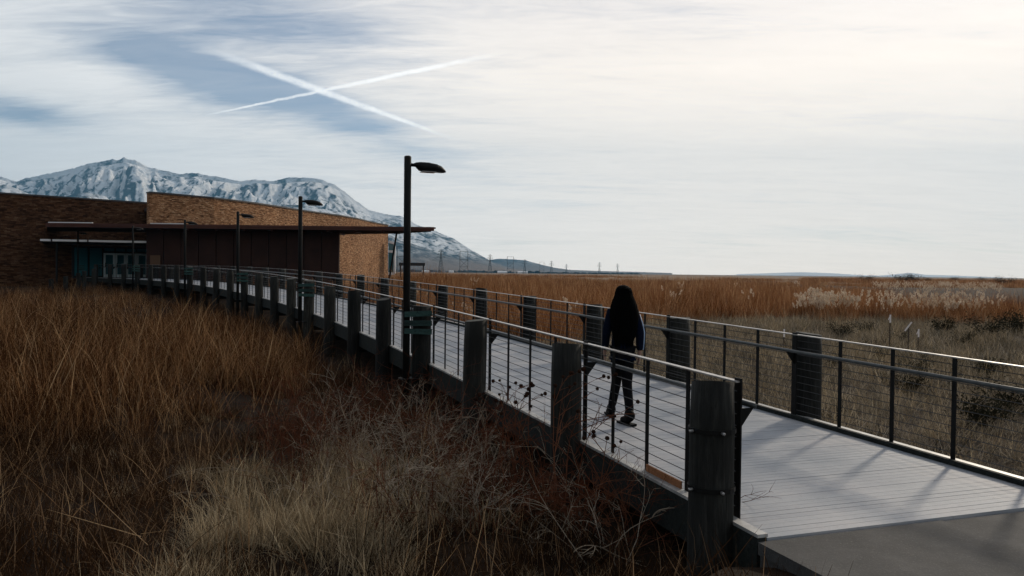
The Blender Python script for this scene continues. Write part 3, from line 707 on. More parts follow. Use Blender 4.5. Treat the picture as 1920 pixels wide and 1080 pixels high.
# ------------------------------------------------------------------ power line towers
def htower(h, wd):
    mb = MB(); t_ = .016 * h
    for s_ in (-1, 1):
        mb.bar((s_ * wd, 0, -3), (s_ * wd * .96, 0, h), t_, t_)
        mb.bar((s_ * wd, 0, h * .88), (s_ * wd * 1.75, 0, h * .8), t_ * .6); mb.bar((s_ * wd, 0, h * .74), (s_ * wd * 1.75, 0, h * .8), t_ * .5)
    for z in (.99, .62, .30): mb.bar((-wd, 0, h * z), (wd, 0, h * z), t_ * .8)
    for a, b_ in ((.30, .62),): mb.bar((-wd, 0, h * a), (wd, 0, h * b_), t_ * .55); mb.bar((wd, 0, h * a), (-wd, 0, h * b_), t_ * .55)
    mb.bar((-wd, 0, 0), (wd, 0, h * .30), t_ * .5); mb.bar((wd, 0, 0), (-wd, 0, h * .30), t_ * .5)
    return mb
def ltower(h):
    mb = MB(); t_ = .014 * h; bw_ = h * .11
    for sx in (-1, 1):
        for sy in (-1, 1):
            mb.bar((sx * bw_, sy * bw_, -3), (sx * bw_ * .22, sy * bw_ * .22, h * .68), t_); mb.bar((sx * bw_ * .22, sy * bw_ * .22, h * .68), (sx * .1, sy * .1, h), t_ * .8)
    for k in range(6):
        a, b_ = k / 6 * .68, (k + 1) / 6 * .68; ra = bw_ * (1 - .78 * a / .68); rb = bw_ * (1 - .78 * b_ / .68)
        for sy in (-1, 1):
            mb.bar((-ra, sy * ra, h * a), (rb, sy * rb, h * b_), t_ * .5); mb.bar((ra, sy * ra, h * a), (-rb, sy * rb, h * b_), t_ * .5)
    for z, L in ((.68, .2), (.80, .16), (.92, .12)):
        mb.bar((-h * L, 0, h * z), (h * L, 0, h * z), t_); mb.bar((-h * L, 0, h * z), (0, 0, h * (z + .07)), t_ * .6); mb.bar((h * L, 0, h * z), (0, 0, h * (z + .07)), t_ * .6)
    return mb
TW = [('H', 754, 462, 1000, 'H frame power tower between the slanted column and the nearest lamp pole'), ('L', 827, 468, 1500, 'lattice power pylon with three crossarms just right of the nearest lamp pole'),
      ('H', 870, 471, 1230, 'largest H frame power tower with crossed braces against the mountain foot'), ('L', 919, 477, 1900, 'slim lattice pylon between the two H frame power towers'),
      ('H', 957, 481, 1580, 'second H frame power tower beyond the end of the mountain'), ('L', 984, 486, 2300, 'slim lattice pylon right of the second H frame tower'),
      ('H', 1016, 491, 2150, 'small faint H frame power tower at the tail of the hills'), ('L', 1034, 489, 2900, 'faint lattice pylon above the last low hill'),
      ('L', 1062, 495, 3300, 'very faint pylon left of the walking woman on the horizon'), ('L', 1124, 492, 3000, 'faint pylon on the horizon straight above the woman’s left'), ('L', 1158, 494, 3500, 'faintest pylon on the horizon just left of the woman’s head')]
for kind, px, ytop, D, lab in TW:
    p = at(px, ytop, D); h = p.z
    o = (htower(h, h * .19) if kind == 'H' else ltower(h)).obj('power_tower', M['tower']); o.location = (p.x, p.y, 0); o.rotation_euler = (0, 0, R(-14))
    tag(o, lab.replace('’', "'"), 'power tower', 'power line towers on the plain')
# far trees and sheds under the mountain
rt = random.Random(8); ft = MB()
for k in range(420):
    px = rt.choice([rt.uniform(735, 1010), rt.uniform(980, 1200), rt.uniform(0, 760)]); D = rt.uniform(3000, 4400); x = (px - 960) / 1500 * D; r = rt.uniform(5, 13); hh = rt.uniform(4, 11) * (.6 if px > 1010 else 1)
    v = []; 
    for i in range(3):
        for j in range(7):
            a = j / 7 * 6.283; q = r * (1.2, 1.0, .45)[i] * rt.uniform(.7, 1.3); v.append((x + q * math.cos(a), D + q * math.sin(a), (-1, hh * .55, hh)[i] * rt.uniform(.85, 1.15)))
    ft.add(v, [(i * 7 + j, i * 7 + (j + 1) % 7, i * 7 + 7 + (j + 1) % 7, i * 7 + 7 + j) for i in range(2) for j in range(7)] + [tuple(range(14, 21))])
ft.obj('distant_trees', M['shrub'], kind='stuff')
SHL = ['white shed below the mountain foot just right of the nearest lamp pole', 'white shed on the plain between the lamp and the largest tower', 'long white shed right of the largest H frame tower', 'white shed just left of the second H frame tower', 'small white shed right of the second H frame tower']
for (px, ww), lab in zip(((798, 24), (846, 16), (942, 34), (975, 16), (984, 20)), SHL):
    D = 2700; p = at(px, 507, D); b_ = MB(); hw = ww / 2; hd = 7; b_.add([(-hw, -hd, 0), (hw, -hd, 0), (hw, hd, 0), (-hw, hd, 0), (-hw, -hd, 5), (hw, -hd, 5), (hw, hd, 5), (-hw, hd, 5), (-hw, 0, 7.5), (hw, 0, 7.5)], [(0, 1, 5, 4), (1, 2, 6, 9, 5), (2, 3, 7, 6), (3, 0, 4, 8, 7), (4, 5, 9, 8), (6, 7, 8, 9)])
    o = b_.obj('shed', M['white']); o.location = (p.x, D, -.3); tag(o, lab, 'shed', 'white sheds on the far plain')
#@@END_BUILDING@@
#@@FIELD@@
# ------------------------------------------------------------------ grass and reeds
rng = np.random.default_rng(12)
def blades(n, h, spread, lean, droop, width, seed, segs=5, material=None, name='grass_clump', plume=None, hvar=.35, radial=0.0):
    r = np.random.default_rng(seed); V = []; F = []; MI = []; TN = []; k = 0
    for i in range(n):
        tone = r.uniform(); a = r.uniform(0, 6.283); rad = spread * math.sqrt(r.uniform()); bx, by = rad * math.cos(a), rad * math.sin(a)
        az = a + r.normal(0, .5) if r.uniform() < radial else r.uniform(0, 6.283); L = h * (1 + r.uniform(-hvar, hvar * .5)); a0 = abs(r.normal(0, lean)); a1 = droop * r.uniform(0, 1) ** 1.8
        pw = r.uniform(1.2, 3.0); w = width * r.uniform(.6, 1.4); wa = az + math.pi / 2 + r.uniform(-1.2, 1.2); wx, wy = math.cos(wa), math.sin(wa)
        x, y, z = bx, by, -.05; st = L / segs; pts = [(x, y, z)]
        for j in range(segs):
            t_ = (j + 1) / segs; an = a0 + a1 * t_ ** pw; an = min(an, 2.7)
            x += st * math.sin(an) * math.cos(az); y += st * math.sin(an) * math.sin(az); z += st * math.cos(an); pts.append((x, y, max(z, .01)))
        for j, p in enumerate(pts):
            q = w * (1 - .85 * (j / segs) ** 1.5) / 2
            V += [(p[0] - wx * q, p[1] - wy * q, p[2]), (p[0] + wx * q, p[1] + wy * q, p[2])]
        TN += [tone] * (2 * len(pts))
        F += [(k + 2 * j, k + 2 * j + 1, k + 2 * j + 3, k + 2 * j + 2) for j in range(segs)]; MI += [0] * segs; k += 2 * len(pts)
        if plume and r.uniform() < plume[0]:
            p = Vector(pts[-1]); L2 = plume[1] * r.uniform(.7, 1.2); dx, dy = math.cos(az) * .35, math.sin(az) * .35
            for q in range(30):
                t_ = r.uniform(0, 1); rr_ = plume[2] * math.sin(math.pi * (.12 + .85 * t_)) ** .8; ao = r.uniform(0, 6.283); ro = rr_ * math.sqrt(r.uniform())
                c = p + Vector((dx * L2 * t_ + ro * math.cos(ao), dy * L2 * t_ + ro * math.sin(ao), L2 * (t_ * (1 - .2 * t_) - .3))); aw = r.uniform(0, 6.283)
                u = Vector((math.cos(aw), math.sin(aw), r.uniform(-.6, .2))) * .034; zz_ = Vector((float(r.normal(0, .3)), float(r.normal(0, .3)), 1)) * (L2 * r.uniform(.06, .12))
                V += [tuple(c - zz_), tuple(c + u), tuple(c + zz_), tuple(c - u)]; F.append((k, k + 1, k + 2, k + 3)); MI.append(1); TN += [r.uniform()] * 4; k += 4
    me = np_mesh(name, V, F); ta = me.attributes.new('tone', 'FLOAT', 'POINT'); ta.data.foreach_set('value', np.array(TN, np.float32))
    for m_ in (material if isinstance(material, list) else [material]): me.materials.append(m_)
    if len(me.materials) > 1: me.polygons.foreach_set('material_index', np.array(MI, np.int32)[:len(me.polygons)])
    return me
def scatter(name, pts, rot, scl, idx, meshes):
    """one 'stuff' object: instances of clump meshes on points"""
    col = bpy.data.collections.new(name + '_clumps')
    for i, me in enumerate(meshes): col.objects.link(bpy.data.objects.new('%s_clump_%02d' % (name, i), me))
    me = bpy.data.meshes.new(name); me.vertices.add(len(pts)); me.vertices.foreach_set('co', np.asarray(pts, np.float32).ravel())
    for nm, typ, dat in (('rot', 'FLOAT_VECTOR', rot), ('scl', 'FLOAT_VECTOR', scl), ('idx', 'INT', idx)):
        at_ = me.attributes.new(nm, typ, 'POINT')
        at_.data.foreach_set('vector' if typ == 'FLOAT_VECTOR' else 'value', np.asarray(dat, np.int32 if typ == 'INT' else np.float32).ravel())
    me.update(); o = link(name, me, None, kind='stuff')
    g = bpy.data.node_groups.new(name + '_nodes', 'GeometryNodeTree')
    g.interface.new_socket('Geometry', in_out='INPUT', socket_type='NodeSocketGeometry'); g.interface.new_socket('Geometry', in_out='OUTPUT', socket_type='NodeSocketGeometry')
    gi = g.nodes.new('NodeGroupInput'); go = g.nodes.new('NodeGroupOutput'); ip = g.nodes.new('GeometryNodeInstanceOnPoints'); ci_ = g.nodes.new('GeometryNodeCollectionInfo')
    ci_.inputs[0].default_value = col; ci_.inputs['Separate Children'].default_value = True; ci_.inputs['Reset Children'].default_value = True
    def attr(nm, dt):
        nd = g.nodes.new('GeometryNodeInputNamedAttribute'); nd.data_type = dt; nd.inputs[0].default_value = nm; return nd.outputs[0]
    g.links.new(gi.outputs[0], ip.inputs['Points']); g.links.new(ci_.outputs[0], ip.inputs['Instance']); ip.inputs['Pick Instance'].default_value = True
    g.links.new(attr('idx', 'INT'), ip.inputs['Instance Index'])
    er = g.nodes.new('FunctionNodeEulerToRotation'); g.links.new(attr('rot', 'FLOAT_VECTOR'), er.inputs[0]); g.links.new(er.outputs[0], ip.inputs['Rotation'])
    g.links.new(attr('scl', 'FLOAT_VECTOR'), ip.inputs['Scale']); g.links.new(ip.outputs[0], go.inputs[0])
    md = o.modifiers.new('scatter', 'NODES'); md.node_group = g; return o
def rand_pts(x0, x1, y0, y1, dens):
    n = int((x1 - x0) * (y1 - y0) * dens); return rng.uniform(x0, x1, n), rng.uniform(y0, y1, n)
def lay(name, x, y, s, meshes, tilt=.12, zoff=0.0, sh=None):
    n = len(x); z = gz(x, y) + zoff
    rot = np.stack([rng.normal(0, tilt, n), rng.normal(0, tilt, n), rng.uniform(0, 6.283, n)], 1)
    sh = np.ones(n) if sh is None else sh
    return scatter(name, np.stack([x, y, z], 1), rot, np.stack([s, s, s * sh], 1), rng.integers(0, len(meshes), n), meshes)
def clear(x, y, m0, m1):
    s, n = bw_local(x, y); near = (s > -13) & (s < 70.5); return ~((n > -m0) & (n < WID + m1) & near)
# --- tall russet grass on the left
tall = [blades(30, 1.2, .24, .24, 2.6, .0105, 100 + k, 7, M['tall'], 'tall_clump', hvar=.55, radial=.6) for k in range(6)] + [blades(9, 1.45, .3, .3, 2.8, .0135, 130 + k, 9, M['straw'], 'stalk_clump', hvar=.5) for k in range(5)]
bx_ = np.array([-40, -10, -6.6, -5.2, -4.4, -4.2, -3.0]); by_ = np.array([9.2, 9.6, 10.4, 11.6, 13.4, 17.5, 22])
X, Y = rand_pts(-36, 0, 9, 60, 15)
k = (rng.uniform(size=len(X)) < np.clip(16 / Y, .28, 1)) & (X > -.78 * Y - 2)
X, Y = X[k], Y[k]
s_, n_ = bw_local(X, Y)
edge = Y - np.interp(X, bx_, by_) + (fbm(X * .6, Y * .6, 3, 71) - .5) * 2.2
nb = -n_ - .95 + (fbm(X * .8, Y * .8, 2, 72) - .5) * .6
gapn = fbm(X * .33 + 9, Y * .33, 3, 77)
k = (edge > 0) & (nb > 0) & (gapn > .40) & ~((s_ > 66) & (n_ > -6)); X, Y, edge, nb, gapn = X[k], Y[k], edge[k], nb[k], gapn[k]
sc = (.62 + .38 * sstep(edge, 0, 2.0)) * (.72 + .28 * sstep(nb, 0, 2.2)) * (.34 + 1.08 * fbm(X * .42, Y * .42, 3, 81)) * rng.uniform(.85, 1.15, len(X)) * (1 - .35 * sstep(Y, 34, 54))
lay('tall_dry_grass', X, Y, sc, tall[:6] * 2 + tall[6:])
# --- short pale grass at the front left
shortc = [blades(150, .33, .22, .6, 2.2, .0058, 200 + k, 6, M['short'], 'tuft', hvar=.5, radial=.9) for k in range(4)] + [blades(26, .26, .22, .7, 2.3, .006, 210 + k, 4, M['short'], 'thin_tuft', hvar=.6) for k in range(6)]
X, Y = rand_pts(-11, 2.2, 3.0, 18, 22)
k = (np.abs(X) < .76 * Y + 1.2); X, Y = X[k], Y[k]
s_, n_ = bw_local(X, Y); front = np.interp(X, bx_, by_) - Y
hum = fbm(X * .9 + 3, Y * .9, 3, 91)
pale = np.maximum(sstep(np.hypot((X + 2.1) / 2.0, (Y - 8.9) / 1.9), 1.1, .55), .8 * sstep(Y, 8.5, 7.2) * sstep(X, -4.2, -3) * sstep(X, .6, -.4))
keep = (n_ < -.42) & ~((s_ < -1.0) & (n_ > -.6)) & (front > -1.5)
keep &= (rng.uniform(size=len(X)) < (.05 + .9 * pale) * sstep(hum, .36, .56) + .02)
k = keep; X, Y = X[k], Y[k]
lay('short_pale_grass', X, Y, rng.uniform(.5, 1.15, len(X)) * (.6 + .9 * hum[k]) * (.65 + .5 * pale[k]), shortc, .25)
dark = [blades(40, .40, .22, .6, 2.2, .007, 260 + k, 5, M['shade_grass'], 'dark_tuft', hvar=.6) for k in range(4)]  # tufts coloured dark to stand in for shade around the pale grass
X, Y = rand_pts(-12, 2.2, 3.0, 24, 24); k = (np.abs(X) < .76 * Y + 1.2); X, Y = X[k], Y[k]; s_, n_ = bw_local(X, Y)
pale = sstep(np.hypot((X + 2.1) / 2.0, (Y - 8.9) / 1.9), 1.0, .45)
k = (n_ < -.5) & (Y < np.interp(X, bx_, by_) + 1.0) & ~((s_ < -1.0) & (n_ > -.8)) & (rng.uniform(size=len(X)) > pale) & (fbm(X * .7, Y * .7, 3, 98) > .28); X, Y = X[k], Y[k]
lay('dark_dry_grass', X, Y, rng.uniform(.4, 1.15, len(X)) * (.5 + fbm(X * .5, Y * .5, 2, 99)), dark, .3)
# --- fallen stems, mostly with shade put into their colour, between the tall grass and the boardwalk
litter = [blades(16, .8, .35, .9, 2.2, .008, 240 + k, 6, M['shade_grass'], 'litter') for k in range(3)] + [blades(7, .9, .3, .7, 1.8, .007, 250 + k, 6, M['straw'], 'litter_pale') for k in range(2)]
X, Y = rand_pts(-12, 2, 4, 22, 4.5); k = (np.abs(X) < .76 * Y + 1.2); X, Y = X[k], Y[k]; s_, n_ = bw_local(X, Y)
k = (n_ < -.5) & (Y < np.interp(X, bx_, by_) + 1.5) & ~((s_ < .0) & (n_ > -1.9)); X, Y = X[k], Y[k]
lay('fallen_stems', X, Y, rng.uniform(.5, 1.1, len(X)), litter, .3)
# --- winter turf and scrub right of the boardwalk
turf = [blades(46, .24, .24, .6, 1.7, .007, 300 + k, 4, M['scrub'], 'turf') for k in range(5)] + [blades(18, .42, .22, .5, 1.8, .006, 320 + k, 5, M['short'], 'turf_pale') for k in range(2)]
def rbound(x): return np.interp(x, [-4, .5, 4, 7, 14, 60], [20, 22, 32, 39, 40.5, 43])
X, Y = rand_pts(1, 42, 5, 46, 15)
k = (X < .74 * Y + 3) & (rng.uniform(size=len(X)) < np.clip(15 / Y, .25, 1)) & (Y < rbound(X) + 3); X, Y = X[k], Y[k]
s_, n_ = bw_local(X, Y); k = (n_ > WID + .35) & ((s_ > -.9) | (n_ > WID + 3.0)); X, Y = X[k], Y[k]
lay('winter_turf', X, Y, rng.uniform(.6, 1.3, len(X)) * (.6 + .9 * fbm(X * .35, Y * .35, 3, 55)) * np.clip(.75 + Y / 55, 1, 1.6), turf, .25)
# --- russet reeds from mid distance to the horizon
reed = [blades(32, 1.55, .42, .2, 2.2, .016, 400 + k, 6, M['reed'], 'reed_clump', hvar=.6, radial=.5) for k in range(5)] + [blades(16, 1.6, .4, .25, 2.4, .017, 410 + k, 6, M['straw'], 'reed_pale', hvar=.6, radial=.5) for k in range(2)]
far = [blades(64, 1.6, 1.7, .22, 1.9, .045, 420 + k, 4, M['reed'], 'reed_patch', hvar=.7) for k in range(4)] + [blades(50, 1.6, 1.6, .25, 2.0, .045, 430 + k, 4, M['straw'], 'reed_patch_pale', hvar=.7) for k in range(1)]
XS, YS = [], []
X, Y = rand_pts(-40, 75, 16, 95, 5.0)
k = (X > -.36 * Y) & (X < .74 * Y + 2) & (rng.uniform(size=len(X)) < np.clip(42 / Y, .4, 1)); X, Y = X[k], Y[k]
s_, n_ = bw_local(X, Y); pxx = X / Y
e = Y - rbound(X) + (fbm(X * .3, Y * .3, 3, 61) - .5) * 4
k = (n_ > WID + .5) & (e > 0) & ~((pxx > .47) & (Y > 62)) & ~((X < -9) & (Y > 56)) & (fbm(X * .12, Y * .2, 4, 62) > .42)
X, Y, e = X[k], Y[k], e[k]
sc = (.55 + .4 * sstep(e, 0, 4)) * (.42 + .95 * fbm(X * .14, Y * .2, 4, 63)) * rng.uniform(.82, 1.15, len(X))
lay('russet_reeds', X, Y, sc, reed[:5] * 2 + reed[5:], .16)
X, Y = rand_pts(-140, 460, 92, 620, .17)
k = (X > -.20 * Y) & (X < .74 * Y) & (rng.uniform(size=len(X)) < np.clip(170 / Y, .3, 1)); X, Y = X[k], Y[k]; pxx = X / Y
k = ~((pxx > .47) & (Y < 190) & (fbm(X * .03, Y * .03, 2, 65) > .25)) & (fbm(X * .03 + 4, Y * .012, 3, 64) > np.where((pxx < .02) & (Y > 135), .62, np.where((pxx < .36) & (Y > 240), .60, .36))) & ~((X < -13) & (Y < 125))
X, Y = X[k], Y[k]
lay('far_reeds', X, Y, rng.uniform(.6, 1.2, len(X)) * (.4 + .9 * fbm(X * .03, Y * .03, 3, 66)), far, .05)
# --- pale plumed reeds
plum = [blades(7, 1.75, .3, .10, .5, .010, 500 + k, 4, [M['reed'], M['plume']], 'plume_reed', plume=(.9, .5, .085), hvar=.3) for k in range(6)]
X, Y = rand_pts(12, 36, 40, 62, 2.6); pxx = X / Y * 1500 + 960
band = fbm(X * .25, Y * .3, 3, 95)
k = (pxx > 1490) & (pxx < 1880) & (Y > 41.5 + (fbm(X * .4, Y * .1, 2, 96)) * 3) & (Y < np.interp(pxx, [1490, 1600, 1760, 1880], [50, 48, 47.5, 46])) & (band > .33) & (rng.uniform(size=len(X)) < np.interp(pxx, [1490, 1530, 1750, 1880], [.35, 1, .9, .25]))
x1, y1 = X[k], Y[k]
X, Y = rand_pts(-10, 110, 75, 190, .10); pxx = X / Y * 1500 + 960
k = ((pxx > 1640) & (pxx < 1880) & (Y > 95)) | ((pxx > 1200) & (pxx < 1500) & (Y < 110) & (rng.uniform(size=len(X)) < .06)); x2, y2 = X[k], Y[k]
X, Y = rand_pts(-6, 20, 24, 60, .55); pxx = X / Y * 1500 + 960; s_, n_ = bw_local(X, Y)
k = (Y > rbound(X) + 1.5) & (n_ > WID + 1) & (pxx < 1500) & (rng.uniform(size=len(X)) < .02); x3, y3 = X[k], Y[k]
X = np.concatenate([x1, x2, x3]); Y = np.concatenate([y1, y2, y3])
lay('plumed_reeds', X, Y, rng.uniform(.50, .84, len(X)), plum, .09)

# --- dark shrubs in the turf
def shrub_me(seed):
    r = random.Random(seed); fo = MB(); stm = MB()
    for i in range(9):
        a = r.uniform(0, 6.28); tip = Vector((math.cos(a) * r.uniform(.1, .4), math.sin(a) * r.uniform(.1, .4), r.uniform(.3, .62))); stm.bar((0, 0, -.05), tip * .8, .02, .02, 3, .4)
        for q in range(85):
            c = tip * r.uniform(.35, 1.1) + Vector((r.gauss(0, .10), r.gauss(0, .10), r.gauss(0, .08))); c.z = max(c.z, .02)
            d1 = Vector((r.gauss(0, 1), r.gauss(0, 1), r.gauss(.3, 1))).normalized() * r.uniform(.03, .07); d2 = d1.orthogonal().normalized() * .012
            fo.add([c - d2, c + d1, c + d2, c - d1 * .4], [(0, 1, 2, 3)])
    a, b_ = fo.mesh('foliage'), stm.mesh('stem'); a.materials.append(M['shrub']); b_.materials.append(M['shrub']); return a, b_
SHR = [shrub_me(k) for k in range(4)]
spots = [(1575, 632, 1.1, 'dark shrub left of the upright marker stake, just above the right railing'), (1625, 626, .9, 'small dark shrub close left of the upright marker stake'), (1690, 640, .8, 'small dark shrub below the slanting tape of the middle stake'),
    (1770, 628, 1.2, 'dark shrub a little right of the rightmost marker stake'), (1850, 632, 1.5, 'large dark shrub far right, between the stakes and the photo edge'), (1905, 626, 1.6, 'largest dark shrub, at the right photo edge above the railing'),
    (1805, 645, .8, 'low dark shrub in front of the two largest shrubs'), (1855, 705, .8, 'dark shrub seen between top rail and handrail near the right edge'), (1720, 700, .7, 'dark shrub just under the top rail below the rightmost stake'), (1655, 672, .6, 'little dark shrub behind the top rail, right of the last big post'),
    (1705, 735, .7, 'round dark shrub seen through the cables right of the last big post'), (1560, 690, .55, 'little dark shrub beside the last big post of the right railing'), (1850, 800, .9, 'dark shrub low behind the bottom cables near the right edge'), (1900, 765, 1.0, 'dark shrub behind the middle cables at the right edge')]
for i, (px, py, s_, lab) in enumerate(spots):
    D = 2.42 * 1500 / (py - (511 + .0107 * (px - 960))); x = (px - 960) / 1500 * D
    o = thing('shrub', lab, 'shrub', (x, D, float(gz(x, D)) - .03), i * 1.7, 'dark low shrubs in the turf')
    o.scale = (s_ * 1.25, s_ * 1.25, s_); link('foliage', SHR[i % 4][0], None, o); link('stem', SHR[i % 4][1], None, o)
for i, (px, D, s_, lab) in enumerate(((1622, 330, 5, 'leftmost dark bush on the right horizon, standing apart'), (1690, 300, 5.5, 'left one of the two joined dark bushes on the right horizon'), (1714, 310, 5, 'right one of the two joined dark bushes on the right horizon'), (1742, 320, 3.5, 'small bush just right of the joined pair on the horizon'), (1884, 260, 4.5, 'dark upright bush on the horizon near the right photo edge'), (1790, 380, 4, 'low flat bush on the horizon between the small bush and the edge'), (1840, 420, 4, 'low bush on the horizon just left of the upright one'))):
    x = (px - 960) / 1500 * D; o = thing('bush', lab, 'bush', (x, D, 0), i, 'dark bushes on the right horizon')
    o.scale = (s_ * 1.8, s_ * 1.6, s_); link('foliage', SHR[i % 4][0], None, o); link('stem', SHR[i % 4][1], None, o)

# --- marker stakes with pale tape
for px, yt, yb, lean, lab in ((1669, 590, 648, 0, 'upright thin marker stake with pale tape in front of the plumed reeds'), (1704, 608, 652, .0, 'marker stake with its pale tape blown out slanting'), (1722, 617, 664, 0, 'rightmost marker stake with a forked end of pale tape'), (1470, 617, 655, 0, 'marker stake with pale tape showing just above the right railing')):
    D = 26.0; p = at(px, yt, D); g = float(gz(p.x, p.y)); h = p.z - g
    o = thing('marker_stake', lab, 'stake', (p.x, p.y, g), 0, 'marker stakes with pale tape')
    MB().box((0, 0, h / 2 - .1), (.028, .028, h + .2)).obj('stake', M['stake'], o)
    if px == 1704: MB().add([(-.16, -.03, h - .2), (-.12, -.03, h - .23), (.09, -.05, h + .06), (.05, -.05, h + .09), (-.16, -.036, h - .2), (-.12, -.036, h - .23), (.09, -.056, h + .06), (.05, -.056, h + .09)], [(0, 1, 2, 3), (7, 6, 5, 4), (0, 4, 5, 1), (1, 5, 6, 2), (2, 6, 7, 3), (3, 7, 4, 0)]).obj('tape', M['tape'], o)
    else:
        tpz = MB().box((0, -.02, h - .13), (.05, .008, .26))
        if px != 1470: tpz.bar((0, -.02, h - .02), (-.07, -.03, h - .17), .03, .006)
        tpz.obj('tape', M['tape'], o)

cover = [blades(40, .26, .3, .8, 1.8, .014, 340 + k, 4, M['shrub'], 'cover') for k in range(3)] + [blades(12, .5, .3, .9, 2.4, .007, 350 + k, 7, M['twig'], 'pale_stem') for k in range(2)]
X, Y = rand_pts(2, 30, 5, 36, 5.0); k = (X < .74 * Y + 3) & (X > .30 * Y); X, Y = X[k], Y[k]; s_, n_ = bw_local(X, Y)
k = (n_ > WID + .5) & ((s_ > -.9) | (n_ > WID + 3.0)) & (fbm(X * .55, Y * .4, 3, 57) > .54); X, Y = X[k], Y[k]
lay('dark_ground_cover', X, Y, rng.uniform(.5, 1.3, len(X)), cover, .3)
# --- thicket of bare stems along the near railing
def thicket(seed, mt, n):
    r = random.Random(seed); mb = MB()
    def grow(p, d_, L, th, dep):
        pts = [p.copy()]; rad = [th]; cv = Vector((r.gauss(0, .7), r.gauss(0, .7), r.gauss(-.1, .4)))
        for i in range(5):
            d_ = (d_ + cv / 5 + Vector((r.gauss(0, .1), r.gauss(0, .1), r.gauss(0, .05)))).normalized(); p = p + d_ * L / 5; pts.append(p.copy()); rad.append(th * (1 - .14 * (i + 1)))
        mb.tube(pts, rad, 3)
        if dep < 2:
            for q in range(r.randint(2, 4)): grow(pts[r.randint(2, 5)], d_ + Vector((r.gauss(0, .7), r.gauss(0, .7), r.gauss(.1, .4))), L * r.uniform(.25, .5), th * .6, dep + 1)
    for i in range(n): grow(Vector((r.gauss(0, .12), r.gauss(0, .12), -.04)), Vector((r.gauss(0, .45), r.gauss(0, .45), 1)).normalized(), r.uniform(.35, .85), .0038, 0)
    me = mb.mesh('dry_weed'); me.materials.append(mt); return me
thk = [thicket(60 + k, M['twig'], 4) for k in range(4)] + [thicket(70 + k, M['redstem'], 6) for k in range(3)]
X, Y = rand_pts(-4, 3, 4.5, 13, 15); s_, n_ = bw_local(X, Y)
k = (n_ < -.45) & (n_ > -.6 - 2.6 * sstep(s_, -.5, 2.5)) & (s_ > -.6) & (s_ < 7.0) & (rng.uniform(size=len(X)) < .75); X, Y = X[k], Y[k]
lay('dry_weed_thicket', X, Y, rng.uniform(.6, 1.6, len(X)), thk, .2)

# ------------------------------------------------------------------ single weeds beside the near railing
def weed(name, label, px, D, h, seed, stem_mat, n_main, spread, curl, heads=0, head_r=.022, group=None, cat='weed', sub=4, lean=(0, 0), thick=.006, head_kind='ball'):
    x = (px - 960) / 1500 * D; g = float(gz(x, D)); r = random.Random(seed)
    o = thing(name, label, cat, (x, D, g), 0, group); st_ = MB(); tips = []
    def grow(p, dvec, L, th, depth):
        pts = [p.copy()]; rad = [th]; n = 7; d_ = dvec.normalized(); cv = Vector((r.gauss(0, 1), r.gauss(0, 1), r.gauss(-.25, .4))) * curl
        for i in range(n):
            d_ = (d_ + cv / n + Vector((r.gauss(0, .08), r.gauss(0, .08), r.gauss(0, .05)))).normalized(); p = p + d_ * L / n; pts.append(p.copy()); rad.append(th * (1 - .6 * (i + 1) / n))
        st_.tube(pts, rad, 4)
        if depth < 2:
            for j in range(r.randint(sub - 1, sub + 1)):
                k_ = r.uniform(.35, .95); q = pts[int(k_ * n)]; a = r.uniform(0, 6.28)
                grow(q, d_ * .8 + Vector((math.cos(a), math.sin(a), r.uniform(-.1, .6))) * .75, L * r.uniform(.22, .48), th * .68, depth + 1)
        tips.append((pts[-1], d_))
    for i in range(n_main):
        a = r.uniform(0, 6.28); k_ = spread * r.uniform(.4, 1)
        grow(Vector((r.gauss(0, .05), r.gauss(0, .05), -.05)), Vector((math.cos(a) * k_ + lean[0], math.sin(a) * k_ + lean[1], 1)), h * r.uniform(.75, 1.05), thick, 0)
    st_.obj('stem', stem_mat, o)
    r.shuffle(tips); tips.sort(key=lambda q: -q[0].z)
    for p, d_ in tips[:heads]:
        hr = head_r * r.uniform(.75, 1.25)
        if head_kind == 'ball':
            hb_ = MB().lathe([(hr * .15, -hr * 1.0), (hr * .8, -hr * .6), (hr, 0), (hr * .85, hr * .45), (hr * .35, hr * .75)], 8)
            for q in range(9): a = q / 9 * 6.28; hb_.add([(math.cos(a) * hr * .8, math.sin(a) * hr * .8, -hr * .2), (math.cos(a + .35) * hr * .8, math.sin(a + .35) * hr * .8, -hr * .2), (math.cos(a + .2) * hr * 1.7, math.sin(a + .2) * hr * 1.7, -hr * .6)], [(0, 1, 2)])
            hh = hb_.obj('seed_head', M['seed'], o)
        hh.matrix_local = Matrix.Translation(p) @ Vector((d_.x, d_.y, d_.z * .6)).to_track_quat('Z', 'Y').to_matrix().to_4x4()
    return o
weed('dry_sunflower', 'dry sunflower with dark round seed heads before the third post of the near railing', 940, 8.9, 1.35, 5, M['redstem'], 3, .28, .5, 12, .020, 'dry sunflowers by the near railing')
weed('dry_sunflower', 'dry sunflower with many seed heads against the pale deck between two posts', 985, 8.35, 1.3, 16, M['redstem'], 4, .30, .5, 14, .020, 'dry sunflowers by the near railing')
weed('dry_sunflower', 'tall dry sunflower standing close before the second post of the near railing', 1050, 7.75, 1.38, 7, M['redstem'], 4, .2, .45, 14, .019, 'dry sunflowers by the near railing')
weed('dry_sunflower', 'short dry sunflower right of the second post, below the walking woman', 1108, 7.35, 1.0, 8, M['redstem'], 3, .25, .4, 8, .018, 'dry sunflowers by the near railing')
weed('red_stemmed_bush', 'tangled red stemmed dry bush low beside the deck beam', 1020, 7.9, .72, 21, M['redstem'], 14, .75, .8, 0, cat='bush', sub=5, thick=.005)
weed('red_stemmed_bush', 'smaller red brown twiggy bush under the second post', 1085, 7.3, .62, 22, M['redstem'], 10, .6, .8, 0, cat='bush', sub=5, thick=.005)
